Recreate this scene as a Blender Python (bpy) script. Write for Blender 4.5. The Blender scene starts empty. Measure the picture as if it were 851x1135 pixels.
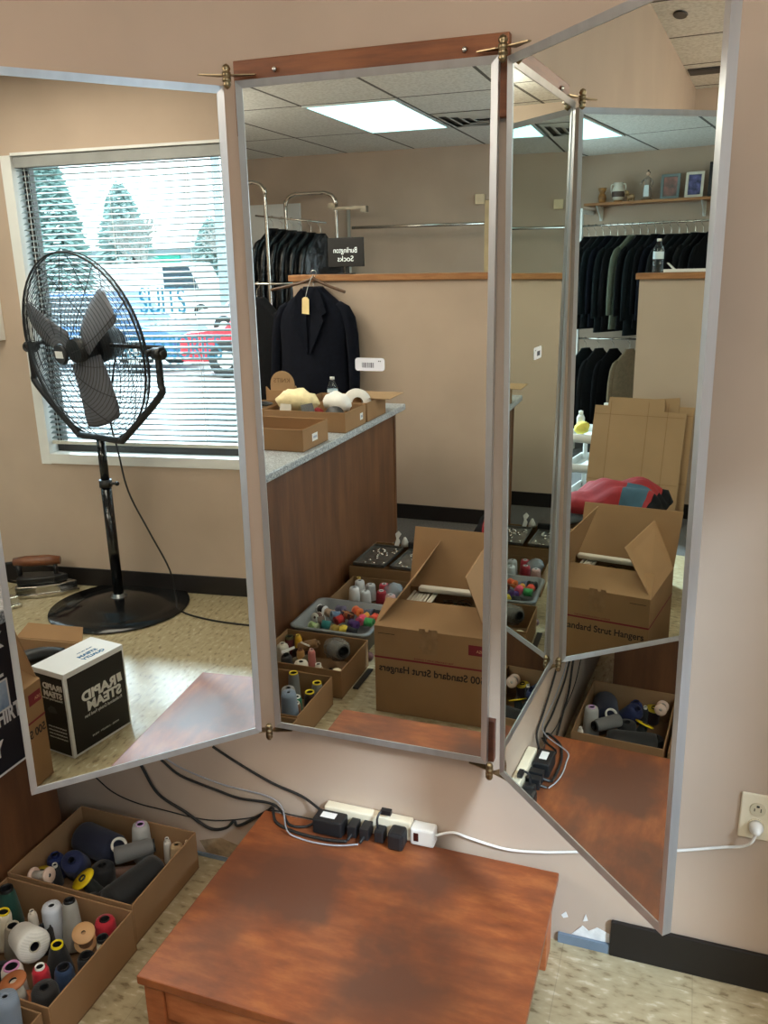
import bpy, bmesh, math, random
from mathutils import Vector, Matrix
random.seed(7)
PI = math.pi
SC = bpy.context.scene
COL = SC.collection
V = Vector

# ------------------------------------------------------------------ materials
def lin(c):
    return tuple(((x / 255.0) / 12.92 if x / 255.0 <= 0.04045 else ((x / 255.0 + 0.055) / 1.055) ** 2.4) for x in c) + (1.0,)

MATS = {}
def nodes_of(name):
    m = bpy.data.materials.new(name); m.use_nodes = True
    nt = m.node_tree; b = nt.nodes['Principled BSDF']
    return m, nt, b

def mat(name, c, rough=0.6, metal=0.0, var=0.12, scale=8.0, bump=0.0, spec=0.5, c2=None, stretch=(1, 1, 1), detail=4.0, coat=0.0):
    """plain procedural surface: base colour broken up by noise"""
    if name in MATS: return MATS[name]
    m, nt, b = nodes_of(name)
    N, L = nt.nodes, nt.links
    tc = N.new('ShaderNodeTexCoord'); mp = N.new('ShaderNodeMapping'); mp.inputs['Scale'].default_value = stretch
    L.new(tc.outputs['Object'], mp.inputs['Vector'])
    nz = N.new('ShaderNodeTexNoise'); nz.inputs['Scale'].default_value = scale; nz.inputs['Detail'].default_value = detail
    L.new(mp.outputs['Vector'], nz.inputs['Vector'])
    rp = N.new('ShaderNodeValToRGB')
    a = lin(c)
    d = lin(c2) if c2 else tuple(x * (1 - var) for x in a[:3]) + (1,)
    e = a if c2 else tuple(min(1, x * (1 + var)) for x in a[:3]) + (1,)
    rp.color_ramp.elements[0].color = d; rp.color_ramp.elements[0].position = 0.3
    rp.color_ramp.elements[1].color = e; rp.color_ramp.elements[1].position = 0.7
    L.new(nz.outputs['Fac'], rp.inputs['Fac']); L.new(rp.outputs['Color'], b.inputs['Base Color'])
    b.inputs['Roughness'].default_value = rough; b.inputs['Metallic'].default_value = metal
    b.inputs['Specular IOR Level'].default_value = spec
    if coat: b.inputs['Coat Weight'].default_value = coat
    if bump:
        bp = N.new('ShaderNodeBump'); bp.inputs['Strength'].default_value = bump; bp.inputs['Distance'].default_value = 0.01
        L.new(nz.outputs['Fac'], bp.inputs['Height']); L.new(bp.outputs['Normal'], b.inputs['Normal'])
    MATS[name] = m
    return m

def emis(name, c, s):
    if name in MATS: return MATS[name]
    m, nt, b = nodes_of(name)
    b.inputs['Base Color'].default_value = lin(c)
    b.inputs['Emission Color'].default_value = lin(c); b.inputs['Emission Strength'].default_value = s
    MATS[name] = m
    return m

def thread(c, rough=0.75):
    """wound thread: fine diagonal winding ridges"""
    key = 'thread_%d_%d_%d' % tuple(c)
    if key in MATS: return MATS[key]
    m, nt, b = nodes_of(key); N, L = nt.nodes, nt.links
    tc = N.new('ShaderNodeTexCoord')
    mp = N.new('ShaderNodeMapping'); mp.inputs['Rotation'].default_value = (0.12, 0.1, 0)
    L.new(tc.outputs['Object'], mp.inputs['Vector'])
    wv = N.new('ShaderNodeTexWave'); wv.bands_direction = 'Z'; wv.inputs['Scale'].default_value = 330; wv.inputs['Distortion'].default_value = 1.5
    L.new(mp.outputs['Vector'], wv.inputs['Vector'])
    a = lin(c)
    rp = N.new('ShaderNodeValToRGB')
    rp.color_ramp.elements[0].color = tuple(x * 0.86 for x in a[:3]) + (1,); rp.color_ramp.elements[1].color = a
    L.new(wv.outputs['Fac'], rp.inputs['Fac']); L.new(rp.outputs['Color'], b.inputs['Base Color'])
    b.inputs['Roughness'].default_value = rough; b.inputs['Sheen Weight'].default_value = 0.15
    bp = N.new('ShaderNodeBump'); bp.inputs['Strength'].default_value = 0.25; bp.inputs['Distance'].default_value = 0.001
    L.new(wv.outputs['Fac'], bp.inputs['Height']); L.new(bp.outputs['Normal'], b.inputs['Normal'])
    MATS[key] = m
    return m

def plain(c, rough=0.5, metal=0.0):
    return mat('plain_%d_%d_%d_%d' % (c[0], c[1], c[2], int(rough * 100)), c, rough, metal, var=0.06, scale=20)

def mat_floor():
    m, nt, b = nodes_of('vinyl_tile'); N, L = nt.nodes, nt.links
    tc = N.new('ShaderNodeTexCoord')
    sep = N.new('ShaderNodeSeparateXYZ'); L.new(tc.outputs['Object'], sep.inputs[0])
    def mth(op, a, bb=None, clamp=False):
        n = N.new('ShaderNodeMath'); n.operation = op; n.use_clamp = clamp
        for i, x in enumerate((a, bb)):
            if x is None: continue
            if isinstance(x, (int, float)): n.inputs[i].default_value = x
            else: L.new(x, n.inputs[i])
        return n.outputs[0]
    def seam(out, off):
        u = mth('DIVIDE', mth('SUBTRACT', out, off), 0.3048)
        fr = mth('FRACT', u)
        dd = mth('ABSOLUTE', mth('SUBTRACT', fr, 0.5))
        return mth('GREATER_THAN', dd, 0.4975), mth('FLOOR', u)
    sx, ix = seam(sep.outputs[0], 0.757); sy, iy = seam(sep.outputs[1], -0.02)
    sm = mth('MAXIMUM', sx, sy)
    wn = N.new('ShaderNodeTexWhiteNoise'); wn.noise_dimensions = '2D'
    cb = N.new('ShaderNodeCombineXYZ'); L.new(ix, cb.inputs[0]); L.new(iy, cb.inputs[1]); L.new(cb.outputs[0], wn.inputs['Vector'])
    # flecks run with each tile's grain
    mp = N.new('ShaderNodeMapping'); mp.inputs['Scale'].default_value = (26, 60, 1); L.new(tc.outputs['Object'], mp.inputs['Vector'])
    n1 = N.new('ShaderNodeTexNoise'); n1.inputs['Scale'].default_value = 1.0; n1.inputs['Detail'].default_value = 3; L.new(mp.outputs['Vector'], n1.inputs['Vector'])
    r1 = N.new('ShaderNodeValToRGB')
    els = r1.color_ramp.elements
    els[0].position = 0.32; els[0].color = lin((132, 116, 86)); els[1].position = 0.42; els[1].color = lin((172, 158, 126))
    e = els.new(0.60); e.color = lin((182, 168, 136)); e = els.new(0.70); e.color = lin((206, 196, 170))
    L.new(n1.outputs['Fac'], r1.inputs['Fac'])
    n2 = N.new('ShaderNodeTexNoise'); n2.inputs['Scale'].default_value = 5; L.new(tc.outputs['Object'], n2.inputs['Vector'])
    mx = N.new('ShaderNodeMix'); mx.data_type = 'RGBA'; mx.blend_type = 'MULTIPLY'; mx.inputs['Factor'].default_value = 0.5
    L.new(r1.outputs['Color'], mx.inputs['A'])
    r2 = N.new('ShaderNodeValToRGB'); r2.color_ramp.elements[0].color = (0.7, 0.66, 0.58, 1); r2.color_ramp.elements[1].color = (1, 1, 1, 1)
    av = mth('ADD', mth('MULTIPLY', n2.outputs['Fac'], 0.7), mth('MULTIPLY', wn.outputs['Value'], 0.3)); L.new(av, r2.inputs['Fac'])
    L.new(r2.outputs['Color'], mx.inputs['B'])
    m2 = N.new('ShaderNodeMix'); m2.data_type = 'RGBA'; L.new(mth('MULTIPLY', sm, 0.35), m2.inputs['Factor'])
    L.new(mx.outputs['Result'], m2.inputs['A']); m2.inputs['B'].default_value = lin((96, 84, 64))
    L.new(m2.outputs['Result'], b.inputs['Base Color'])
    b.inputs['Roughness'].default_value = 0.38
    return m

def mat_ceiling():
    m, nt, b = nodes_of('ceiling_tiles'); N, L = nt.nodes, nt.links
    tc = N.new('ShaderNodeTexCoord'); sep = N.new('ShaderNodeSeparateXYZ'); L.new(tc.outputs['Object'], sep.inputs[0])
    def mth(op, a, bb):
        n = N.new('ShaderNodeMath'); n.operation = op
        for i, x in enumerate((a, bb)):
            if isinstance(x, (int, float)): n.inputs[i].default_value = x
            elif x is not None: L.new(x, n.inputs[i])
        return n.outputs[0]
    def seam(out, off, p, w):
        fr = mth('FRACT', mth('DIVIDE', mth('SUBTRACT', out, off), p), None)
        dd = mth('ABSOLUTE', mth('SUBTRACT', fr, 0.5), None)
        return mth('GREATER_THAN', dd, 0.5 - w / p / 2)
    # two-by-four lay-in tiles with a dark T-bar line
    return m, nt, b, tc, sep, mth, seam

m_ceil, nt, b, tc, sep, mth, seam = mat_ceiling()
sm = mth('MAXIMUM', seam(sep.outputs[0], -0.77, 0.61, 0.020), seam(sep.outputs[1], -3.35, 1.22, 0.020))
nz = nt.nodes.new('ShaderNodeTexNoise'); nz.inputs['Scale'].default_value = 60; nt.links.new(tc.outputs['Object'], nz.inputs['Vector'])
rp = nt.nodes.new('ShaderNodeValToRGB'); rp.color_ramp.elements[0].color = lin((214, 212, 204)); rp.color_ramp.elements[1].color = lin((236, 234, 228))
rp.color_ramp.elements[0].position = 0.35; rp.color_ramp.elements[1].position = 0.6
nt.links.new(nz.outputs['Fac'], rp.inputs['Fac'])
mx = nt.nodes.new('ShaderNodeMix'); mx.data_type = 'RGBA'; nt.links.new(sm, mx.inputs['Factor'])
nt.links.new(rp.outputs['Color'], mx.inputs['A']); mx.inputs['B'].default_value = lin((98, 96, 90))
nt.links.new(mx.outputs['Result'], b.inputs['Base Color']); b.inputs['Roughness'].default_value = 0.9

def mat_wood(name, c1, c2, c3, rough=0.45, sc=3.0, st=(1, 1, 1), blot=None):
    m, nt, b = nodes_of(name); N, L = nt.nodes, nt.links
    tc = N.new('ShaderNodeTexCoord'); mp = N.new('ShaderNodeMapping'); mp.inputs['Scale'].default_value = st
    L.new(tc.outputs['Object'], mp.inputs['Vector'])
    n1 = N.new('ShaderNodeTexNoise'); n1.inputs['Scale'].default_value = sc; n1.inputs['Detail'].default_value = 8; n1.inputs['Roughness'].default_value = 0.62
    L.new(mp.outputs['Vector'], n1.inputs['Vector'])
    rp = N.new('ShaderNodeValToRGB'); el = rp.color_ramp.elements
    el[0].position = 0.33; el[0].color = lin(c1); el[1].position = 0.66; el[1].color = lin(c3)
    e = el.new(0.5); e.color = lin(c2)
    L.new(n1.outputs['Fac'], rp.inputs['Fac'])
    out = rp.outputs['Color']
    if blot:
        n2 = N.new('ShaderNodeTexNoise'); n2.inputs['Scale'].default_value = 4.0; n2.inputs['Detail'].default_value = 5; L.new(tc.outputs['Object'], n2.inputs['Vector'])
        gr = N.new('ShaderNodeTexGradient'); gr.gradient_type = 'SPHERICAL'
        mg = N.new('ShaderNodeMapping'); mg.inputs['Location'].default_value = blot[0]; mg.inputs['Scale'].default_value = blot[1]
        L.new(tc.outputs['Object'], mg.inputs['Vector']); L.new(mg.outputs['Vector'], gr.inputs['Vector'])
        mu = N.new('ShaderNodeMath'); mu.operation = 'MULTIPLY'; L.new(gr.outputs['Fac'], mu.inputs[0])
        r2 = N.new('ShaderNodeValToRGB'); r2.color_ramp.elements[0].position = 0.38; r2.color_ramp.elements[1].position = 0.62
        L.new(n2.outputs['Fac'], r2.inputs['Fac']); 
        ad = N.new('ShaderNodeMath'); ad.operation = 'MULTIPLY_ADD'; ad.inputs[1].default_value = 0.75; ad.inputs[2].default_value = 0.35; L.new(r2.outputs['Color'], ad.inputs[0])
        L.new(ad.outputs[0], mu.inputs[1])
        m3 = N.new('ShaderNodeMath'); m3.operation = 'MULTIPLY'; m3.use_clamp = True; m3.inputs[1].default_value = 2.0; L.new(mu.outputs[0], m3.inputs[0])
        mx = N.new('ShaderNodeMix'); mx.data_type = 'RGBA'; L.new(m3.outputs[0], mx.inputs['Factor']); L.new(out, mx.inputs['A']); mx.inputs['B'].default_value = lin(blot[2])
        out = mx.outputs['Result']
    L.new(out, b.inputs['Base Color']); b.inputs['Roughness'].default_value = rough
    return m

def mat_mirror():
    m, nt, b = nodes_of('mirror_glass')
    b.inputs['Base Color'].default_value = (0.86, 0.915, 0.885, 1); b.inputs['Metallic'].default_value = 1.0; b.inputs['Roughness'].default_value = 0.0
    return m

def mat_glass(name='window_glass', tint=(1, 1, 1, 1), rough=0.0):
    m = bpy.data.materials.new(name); m.use_nodes = True; nt = m.node_tree; nt.nodes.clear()
    o = nt.nodes.new('ShaderNodeOutputMaterial'); t = nt.nodes.new('ShaderNodeBsdfTransparent'); g = nt.nodes.new('ShaderNodeBsdfGlossy'); mx = nt.nodes.new('ShaderNodeMixShader'); f = nt.nodes.new('ShaderNodeLayerWeight'); pw = nt.nodes.new('ShaderNodeMath'); pw.operation = 'POWER'; pw.inputs[1].default_value = 4.0; ad = nt.nodes.new('ShaderNodeMath'); ad.operation = 'MULTIPLY_ADD'; ad.inputs[1].default_value = .6; ad.inputs[2].default_value = .05
    t.inputs['Color'].default_value = tint; g.inputs['Roughness'].default_value = rough
    nt.links.new(f.outputs['Facing'], pw.inputs[0]); nt.links.new(pw.outputs[0], ad.inputs[0]); nt.links.new(ad.outputs[0], mx.inputs[0]); nt.links.new(t.outputs[0], mx.inputs[1]); nt.links.new(g.outputs[0], mx.inputs[2]); nt.links.new(mx.outputs[0], o.inputs['Surface'])
    return m

def mat_bag(name, c, clear):
    m, nt, b = nodes_of(name)
    b.inputs['Base Color'].default_value = lin(c); b.inputs['Roughness'].default_value = .18
    t = nt.nodes.new('ShaderNodeBsdfTransparent'); mx = nt.nodes.new('ShaderNodeMixShader'); mx.inputs[0].default_value = clear
    nz = nt.nodes.new('ShaderNodeTexNoise'); nz.inputs['Scale'].default_value = 45; bp = nt.nodes.new('ShaderNodeBump'); bp.inputs['Strength'].default_value = .9; bp.inputs['Distance'].default_value = .004
    nt.links.new(nz.outputs['Fac'], bp.inputs['Height']); nt.links.new(bp.outputs['Normal'], b.inputs['Normal'])
    nt.links.new(b.outputs[0], mx.inputs[1]); nt.links.new(t.outputs[0], mx.inputs[2]); nt.links.new(mx.outputs[0], nt.nodes['Material Output'].inputs['Surface'])
    return m
M_FLOOR = mat_floor()
M_MIRROR = mat_mirror()
M_GLASS = mat_glass()
M_CLEAR = mat_glass('clear_plastic', (0.92, 0.95, 0.96, 1), 0.05)
M_WALL = mat('wall_paint', (184, 165, 148), 0.85, var=0.05, scale=3, spec=0.3)
M_CARPET = mat('grey_carpet', (84, 82, 80), 0.95, var=0.25, scale=90, bump=0.4)
M_BASE = mat('black_vinyl_base', (24, 19, 18), 0.45, var=0.2, scale=6)
M_ALU = mat('brushed_aluminium', (192, 195, 198), 0.28, 0.75, var=0.08, scale=30, stretch=(1, 1, 0.05))
M_CHROME = mat('chrome', (205, 203, 196), 0.16, 1.0, var=0.05)
M_BRASS = mat('tarnished_brass', (150, 134, 104), 0.32, 1.0, var=0.25, scale=40)
M_RAIL = mat_wood('rail_wood', (104, 58, 30), (126, 72, 38), (142, 86, 48), 0.5, 6, (1, 8, 8))
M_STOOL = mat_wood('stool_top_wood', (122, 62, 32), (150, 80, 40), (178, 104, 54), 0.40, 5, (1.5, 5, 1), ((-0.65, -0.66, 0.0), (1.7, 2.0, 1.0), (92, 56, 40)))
M_STOOLSIDE = mat_wood('stool_side_wood', (150, 82, 44), (172, 98, 56), (188, 116, 70), 0.5, 5, (2, 2, 8))
M_COUNTER = mat_wood('counter_laminate', (78, 49, 30), (98, 62, 37), (116, 76, 46), 0.5, 3.2, (3, 3, 0.5))
M_OAK = mat_wood('oak_trim', (140, 92, 52), (158, 108, 64), (172, 124, 78), 0.5, 6, (1, 8, 8))
M_CARD = mat('cardboard', (150, 117, 84), 0.85, var=0.07, scale=5, spec=0.2)
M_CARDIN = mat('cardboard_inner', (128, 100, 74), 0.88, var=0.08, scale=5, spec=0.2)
M_CARD2 = mat('cardboard_dull', (128, 100, 70), 0.85, var=0.08, scale=5, spec=0.2)
M_KRAFT = mat('kraft_flat', (158, 129, 97), 0.85, var=0.06, scale=4, spec=0.2)
M_GRANITE = mat('speckled_granite', (206, 214, 218), 0.3, var=0.0, scale=170, c2=(96, 104, 112), detail=2)
M_BLACK = mat('black_plastic', (24, 24, 26), 0.45, var=0.2, scale=12)
M_BLACKG = mat('black_enamel', (18, 19, 21), 0.14, var=0.2, scale=5)
M_RUBBER = mat('black_rubber', (22, 22, 22), 0.6, var=0.15)
M_WHITEP = mat('white_plastic', (226, 226, 222), 0.42, var=0.03)
M_CREAMP = mat('cream_plastic', (224, 214, 190), 0.42, var=0.03)
M_GREYTUB = mat('grey_tub_plastic', (120, 124, 126), 0.5, var=0.08)
M_NAVY = mat('navy_suiting', (14, 17, 27), 0.95, var=0.2, scale=40, bump=0.05, spec=0.15)
M_CHARC = mat('charcoal_suiting', (30, 31, 33), 0.95, var=0.2, scale=40, spec=0.15)
M_BLKCLOTH = mat('black_suiting', (17, 18, 21), 0.95, var=0.2, scale=40, spec=0.15)
M_OLIVE = mat('olive_grey_suiting', (98, 104, 92), 0.95, var=0.12, scale=40, spec=0.15)
M_TAUPE = mat('taupe_suiting', (132, 116, 96), 0.95, var=0.12, scale=40, spec=0.15)
M_DKGREEN = mat('dark_green_suiting', (22, 28, 31), 0.95, var=0.2, scale=40, spec=0.15)
M_BAG = mat('black_garment_bag', (22, 24, 27), 0.22, var=0.3, scale=12, bump=1.0)
M_RED = mat('red_fabric', (122, 8, 16), 0.85, var=0.12, scale=20, bump=0.1)
M_TEAL = mat('teal_fabric', (40, 72, 88), 0.85, var=0.12, scale=20)
M_LTBLUE = mat('light_blue_cloth', (150, 176, 196), 0.85, var=0.1, scale=20)
M_BLADE = mat('grey_fan_blade', (104, 106, 114), 0.45, var=0.06)
M_WHITE = mat('white_paint', (222, 224, 222), 0.6, var=0.03)
M_LETTERWHITE = mat('printed_white', (226, 226, 224), 0.7, var=0.02)
M_INKBLK = mat('printed_black', (34, 26, 24), 0.8, var=0.05)
M_INKRED = mat('printed_maroon', (120, 28, 40), 0.8, var=0.05)
M_INKBLUE = mat('printed_blue', (66, 116, 158), 0.8, var=0.05)
M_YELLOW = mat('yellow_plastic', (232, 206, 26), 0.4, var=0.04)

# ------------------------------------------------------------------ mesh builder
class MB:
    def __init__(s): s.bm = bmesh.new()
    def box(s, x0, x1, y0, y1, z0, z1, M=None, mi=0):
        vs = [s.bm.verts.new((x, y, z)) for x in (x0, x1) for y in (y0, y1) for z in (z0, z1)]
        if M is not None:
            for v in vs: v.co = M @ v.co
        for q in ((0, 1, 3, 2), (4, 6, 7, 5), (0, 4, 5, 1), (2, 3, 7, 6), (0, 2, 6, 4), (1, 5, 7, 3)):
            f = s.bm.faces.new([vs[i] for i in q]); f.material_index = mi
        return s
    def hexa(s, p, mi=0):
        """8 points: bottom loop then top loop"""
        vs = [s.bm.verts.new(q) for q in p]
        for q in ((3, 2, 1, 0), (4, 5, 6, 7), (0, 1, 5, 4), (1, 2, 6, 5), (2, 3, 7, 6), (3, 0, 4, 7)):
            f = s.bm.faces.new([vs[i] for i in q]); f.material_index = mi
        return s
    def slab(s, pts, off, mi=0):
        """polygon (list of 3d points) extruded by vector off"""
        a = [s.bm.verts.new(q) for q in pts]; b = [s.bm.verts.new(V(q) + V(off)) for q in pts]; n = len(a)
        fs = [s.bm.faces.new(a[::-1]), s.bm.faces.new(b)]
        for i in range(n): fs.append(s.bm.faces.new((a[i], a[(i + 1) % n], b[(i + 1) % n], b[i])))
        for f in fs: f.material_index = mi
        return s
    def ring(s, c, ax, r, n, e=None):
        ax = V(ax).normalized(); u = ax.orthogonal().normalized() if e is None else V(e).normalized(); w = ax.cross(u)
        return [s.bm.verts.new(V(c) + r * (math.cos(2 * PI * i / n) * u + math.sin(2 * PI * i / n) * w)) for i in range(n)]
    def loft(s, rings, cap=True, mi=0, smooth=True, closed=False):
        n = len(rings[0])
        prs = list(zip(rings, rings[1:])) + ([(rings[-1], rings[0])] if closed else [])
        for a, b in prs:
            for i in range(n):
                f = s.bm.faces.new((a[i], a[(i + 1) % n], b[(i + 1) % n], b[i])); f.smooth = smooth; f.material_index = mi
        if cap and not closed:
            f = s.bm.faces.new(rings[0][::-1]); f.material_index = mi
            f = s.bm.faces.new(rings[-1]); f.material_index = mi
        return s
    def cyl(s, p0, p1, r0, r1=None, n=12, mi=0, cap=True):
        r1 = r0 if r1 is None else r1
        ax = V(p1) - V(p0)
        return s.loft([s.ring(p0, ax, r0, n), s.ring(p1, ax, r1, n)], cap, mi)
    def tube(s, pts, r, n=8, mi=0, closed=False):
        P = [V(p) for p in pts]; N = len(P); rings = []; u = None
        for i in range(N):
            if closed: t = (P[(i + 1) % N] - P[i - 1]).normalized()
            else: t = (P[min(i + 1, N - 1)] - P[max(i - 1, 0)]).normalized()
            u = t.orthogonal().normalized() if u is None else (u - t * u.dot(t)).normalized()
            w = t.cross(u); rr = r[i] if isinstance(r, (list, tuple)) else r
            rings.append([s.bm.verts.new(P[i] + rr * (math.cos(2 * PI * k / n) * u + math.sin(2 * PI * k / n) * w)) for k in range(n)])
        return s.loft(rings, True, mi, True, closed)
    def lathe(s, prof, n=20, M=None, mi=0, cap=True):
        rings = []
        for r, z in prof:
            rg = [s.bm.verts.new((r * math.cos(2 * PI * i / n), r * math.sin(2 * PI * i / n), z)) for i in range(n)]
            if M is not None:
                for v in rg: v.co = M @ v.co
            rings.append(rg)
        return s.loft(rings, cap, mi)
    def sphere(s, c, r, u=12, v=8, sc=(1, 1, 1), mi=0):
        R = bmesh.ops.create_uvsphere(s.bm, u_segments=u, v_segments=v, radius=r)
        for x in R['verts']: x.co = V((x.co.x * sc[0], x.co.y * sc[1], x.co.z * sc[2])) + V(c)
        for x in R['verts']:
            for f in x.link_faces: f.smooth = True; f.material_index = mi
        return s
    def build(s, name, mats, parent=None, loc=None, bevel=0.0, M=None, seg=2):
        me = bpy.data.meshes.new(name)
        bmesh.ops.recalc_face_normals(s.bm, faces=s.bm.faces[:])
        s.bm.to_mesh(me); s.bm.free()
        for m in (mats if isinstance(mats, (list, tuple)) else [mats]): me.materials.append(m)
        o = bpy.data.objects.new(name, me); COL.objects.link(o)
        if parent is not None: o.parent = parent
        if M is not None: o.matrix_local = M
        if loc is not None: o.location = loc
        if bevel:
            bv = o.modifiers.new('Bevel', 'BEVEL'); bv.width = bevel; bv.segments = seg; bv.limit_method = 'ANGLE'
        return o

def smoothpath(pts, k=6):
    P = [V(p) for p in pts]; out = []
    for i in range(len(P) - 1):
        p0 = P[max(i - 1, 0)]; p1 = P[i]; p2 = P[i + 1]; p3 = P[min(i + 2, len(P) - 1)]
        for j in range(k):
            t = j / k
            out.append(0.5 * ((2 * p1) + (p2 - p0) * t + (2 * p0 - 5 * p1 + 4 * p2 - p3) * t * t + (3 * p1 - p0 - 3 * p2 + p3) * t ** 3))
    out.append(P[-1])
    return out

def thing(name, label, cat, loc=(0, 0, 0), group=None, rot=None):
    o = bpy.data.objects.new(name, None); COL.objects.link(o); o.empty_display_size = 0.05
    o.location = loc
    if rot is not None: o.rotation_euler = rot
    o['label'] = label; o['category'] = cat
    if group: o['group'] = group
    return o
def tag(o, label, cat, group=None, kind=None):
    o['label'] = label; o['category'] = cat
    if group: o['group'] = group
    if kind: o['kind'] = kind
    return o
def struct(name, mb, m, **k):
    o = mb.build(name, m, **k); o['kind'] = 'structure'
    return o
def copy_tree(r):
    c = r.copy(); COL.objects.link(c)
    for ch in r.children:
        d = copy_tree(ch); d.parent = c
    return c

def text(name, body, size, M, m, parent, align='LEFT', ext=0.0004, sx=1.0, width=None, bold=0.0):
    cu = bpy.data.curves.new(name, 'FONT'); cu.body = body; cu.size = size; cu.extrude = ext; cu.align_x = align; cu.offset = bold
    t = bpy.data.objects.new(name, cu); COL.objects.link(t)
    bpy.context.view_layer.update()
    dg = bpy.context.evaluated_depsgraph_get()
    me = bpy.data.meshes.new_from_object(t.evaluated_get(dg)); me.name = name
    bpy.data.objects.remove(t)
    if width is not None:
        xs = [v.co.x for v in me.vertices]; w = max(xs) - min(xs); sx = width / w
    for v in me.vertices: v.co.x *= sx
    me.materials.clear(); me.materials.append(m)
    o = bpy.data.objects.new(name, me); COL.objects.link(o); o.parent = parent; o.matrix_local = M
    return o
def frame_m(o, x, y):
    x = V(x).normalized(); y = V(y).normalized(); z = x.cross(y)
    M = Matrix.Identity(4)
    for i in range(3): M[i][0] = x[i]; M[i][1] = y[i]; M[i][2] = z[i]; M[i][3] = o[i]
    return M

# ================================================================== ROOM SHELL
ZC = 2.555; YN = 0.04; XE = 2.0; YS = -5.62; XW = -3.3
YCARP = -2.62
struct('floor', MB().box(XW - .1, XE + .15, YCARP, YN + .1, -0.06, 0), M_FLOOR)
struct('floor_carpet', MB().box(XW - .1, XE + .15, YS - .1, YCARP, -0.06, 0), M_CARPET)
struct('ceiling', MB().box(XW - .1, XE + .15, YS - .1, YN + .1, ZC, ZC + .08), m_ceil)
struct('wall_north', MB().box(XW - .1, XE + .15, YN, YN + .12, 0, ZC), M_WALL)
struct('wall_south', MB().box(XW - .1, XE + .15, YS - .12, YS, 0, ZC), M_WALL)
struct('wall_west', MB().box(XW - .12, XW, YS, YN, 0, ZC), M_WALL)
# east wall with the blinded window and, further along, a storefront window
WY0, WY1, WZ0, WZ1 = -2.01, -0.64, 0.735, 2.205
SY0, SY1, SZ0, SZ1 = -5.2, -2.9, 0.30, 2.25
e = MB()
for (a, b_, c, d) in ((YS, SY0, 0, ZC), (SY1, WY0, 0, ZC), (WY1, YN, 0, ZC), (WY0, WY1, 0, WZ0), (WY0, WY1, WZ1, ZC), (SY0, SY1, 0, SZ0), (SY0, SY1, SZ1, ZC)):
    e.box(XE, XE + .14, a, b_, c, d)
struct('wall_east', e, M_WALL)
struct('baseboard_north', MB().box(0.868, XE - .012, YN - .012, YN - .001, 0.001, 0.102), M_BASE, bevel=.003)
struct('trim_north', MB().box(0.742, 0.868, YN - .008, YN - .001, 0.001, 0.028).box(-.30, -.065, YN - .006, YN - .001, .001, .012), mat('blue_grey_strip', (112, 128, 144), 0.5))
struct('baseboard_east', MB().box(XE - .012, XE - .001, YS + .02, YN - .013, 0.001, 0.102), M_BASE, bevel=.003)
struct('baseboard_south', MB().box(XW + .02, XE - .02, YS + .001, YS + .012, 0.001, 0.102), M_BASE, bevel=.003)
# peeled paint at the foot of the wall
pp = MB()
for (pts) in ([(.775, .030), (.800, .062), (.815, .050), (.835, .066), (.866, .055), (.866, .029), (.82, .029)], [(.747, .080), (.758, .092), (.764, .078), (.753, .072)], [(.80, .075), (.806, .098), (.812, .080)]):
    pp.slab([(x, YN - .0006, z) for x, z in pts], (0, -.0012, 0))
struct('trim_peeled_paint', pp, mat('bare_plaster', (226, 226, 224), .9, var=.12, scale=60))
pp = MB()  # tan patch paints the platform's shade on the wall
pp.slab([(-.27, YN - .0005, .014), (-.29, YN - .0005, .05), (-.22, YN - .0005, .075), (-.12, YN - .0005, .055), (-.07, YN - .0005, .07), (-.066, YN - .0005, .014)], (0, -.0006, 0))
struct('trim_platform_shade', pp, mat('painted_shade', (150, 128, 100), .9, var=.3, scale=40))

# half-height partition wall
PY = -3.40; PX0, PX1 = -1.53, 0.64
struct('wall_partition', MB().box(PX0 + .02, PX1 - .02, PY - .12, PY, 0, 1.535), M_WALL)
struct('trim_partition_cap', MB().box(PX0, PX1, PY - .145, PY + .025, 1.536, 1.575), M_OAK, bevel=.004)
struct('baseboard_partition', MB().box(PX0 + .02, PX1 - .02, PY + .0005, PY + .012, 0.001, 0.10), M_BASE, bevel=.003)

# ------------------------------------------------------------------ window
def window(name, y0, y1, z0, z1, mull=()):
    f = MB(); x0, x1 = XE + .075, XE + .115; w = .04
    f.box(x0, x1, y0, y0 + w, z0, z1).box(x0, x1, y1 - w, y1, z0, z1).box(x0, x1, y0 + w, y1 - w, z0, z0 + w).box(x0, x1, y0 + w, y1 - w, z1 - w, z1)
    for yy in mull: f.box(x0, x1, yy - .02, yy + .02, z0 + w, z1 - w)
    o = struct(name, f, mat('dark_window_frame', (64, 62, 60), .4, .4), bevel=.002)
    MB().box(XE + .093, XE + .099, y0 + w - .005, y1 - w + .005, z0 + w - .005, z1 - w + .005).build('pane', M_GLASS, o)
    # painted jamb lining and stool, flush with the wall
    t = MB(); q = .012
    t.box(XE - .006, XE + .08, y0 - .055, y0 + .001, z0 - .055, z1 + .001)
    t.box(XE - .006, XE + .08, y1 - .001, y1 + .055, z0 - .055, z1 + .001)
    t.box(XE - .012, XE + .08, y0 + .001, y1 - .001, z0 - .05, z0 + .002)
    t.box(XE - .004, XE + .08, y0 + .001, y1 - .001, z1 - .002, z1 + .012)
    t.build('casing', M_WHITE, o, bevel=.002)
    return o
w1 = window('window_1', WY0, WY1, WZ0, WZ1)
w2 = window('window_2', SY0, SY1, SZ0, SZ1, (-4.05,))
M_VINYL = bpy.data.materials.new('window_vinyl'); M_VINYL.use_nodes = True
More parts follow.
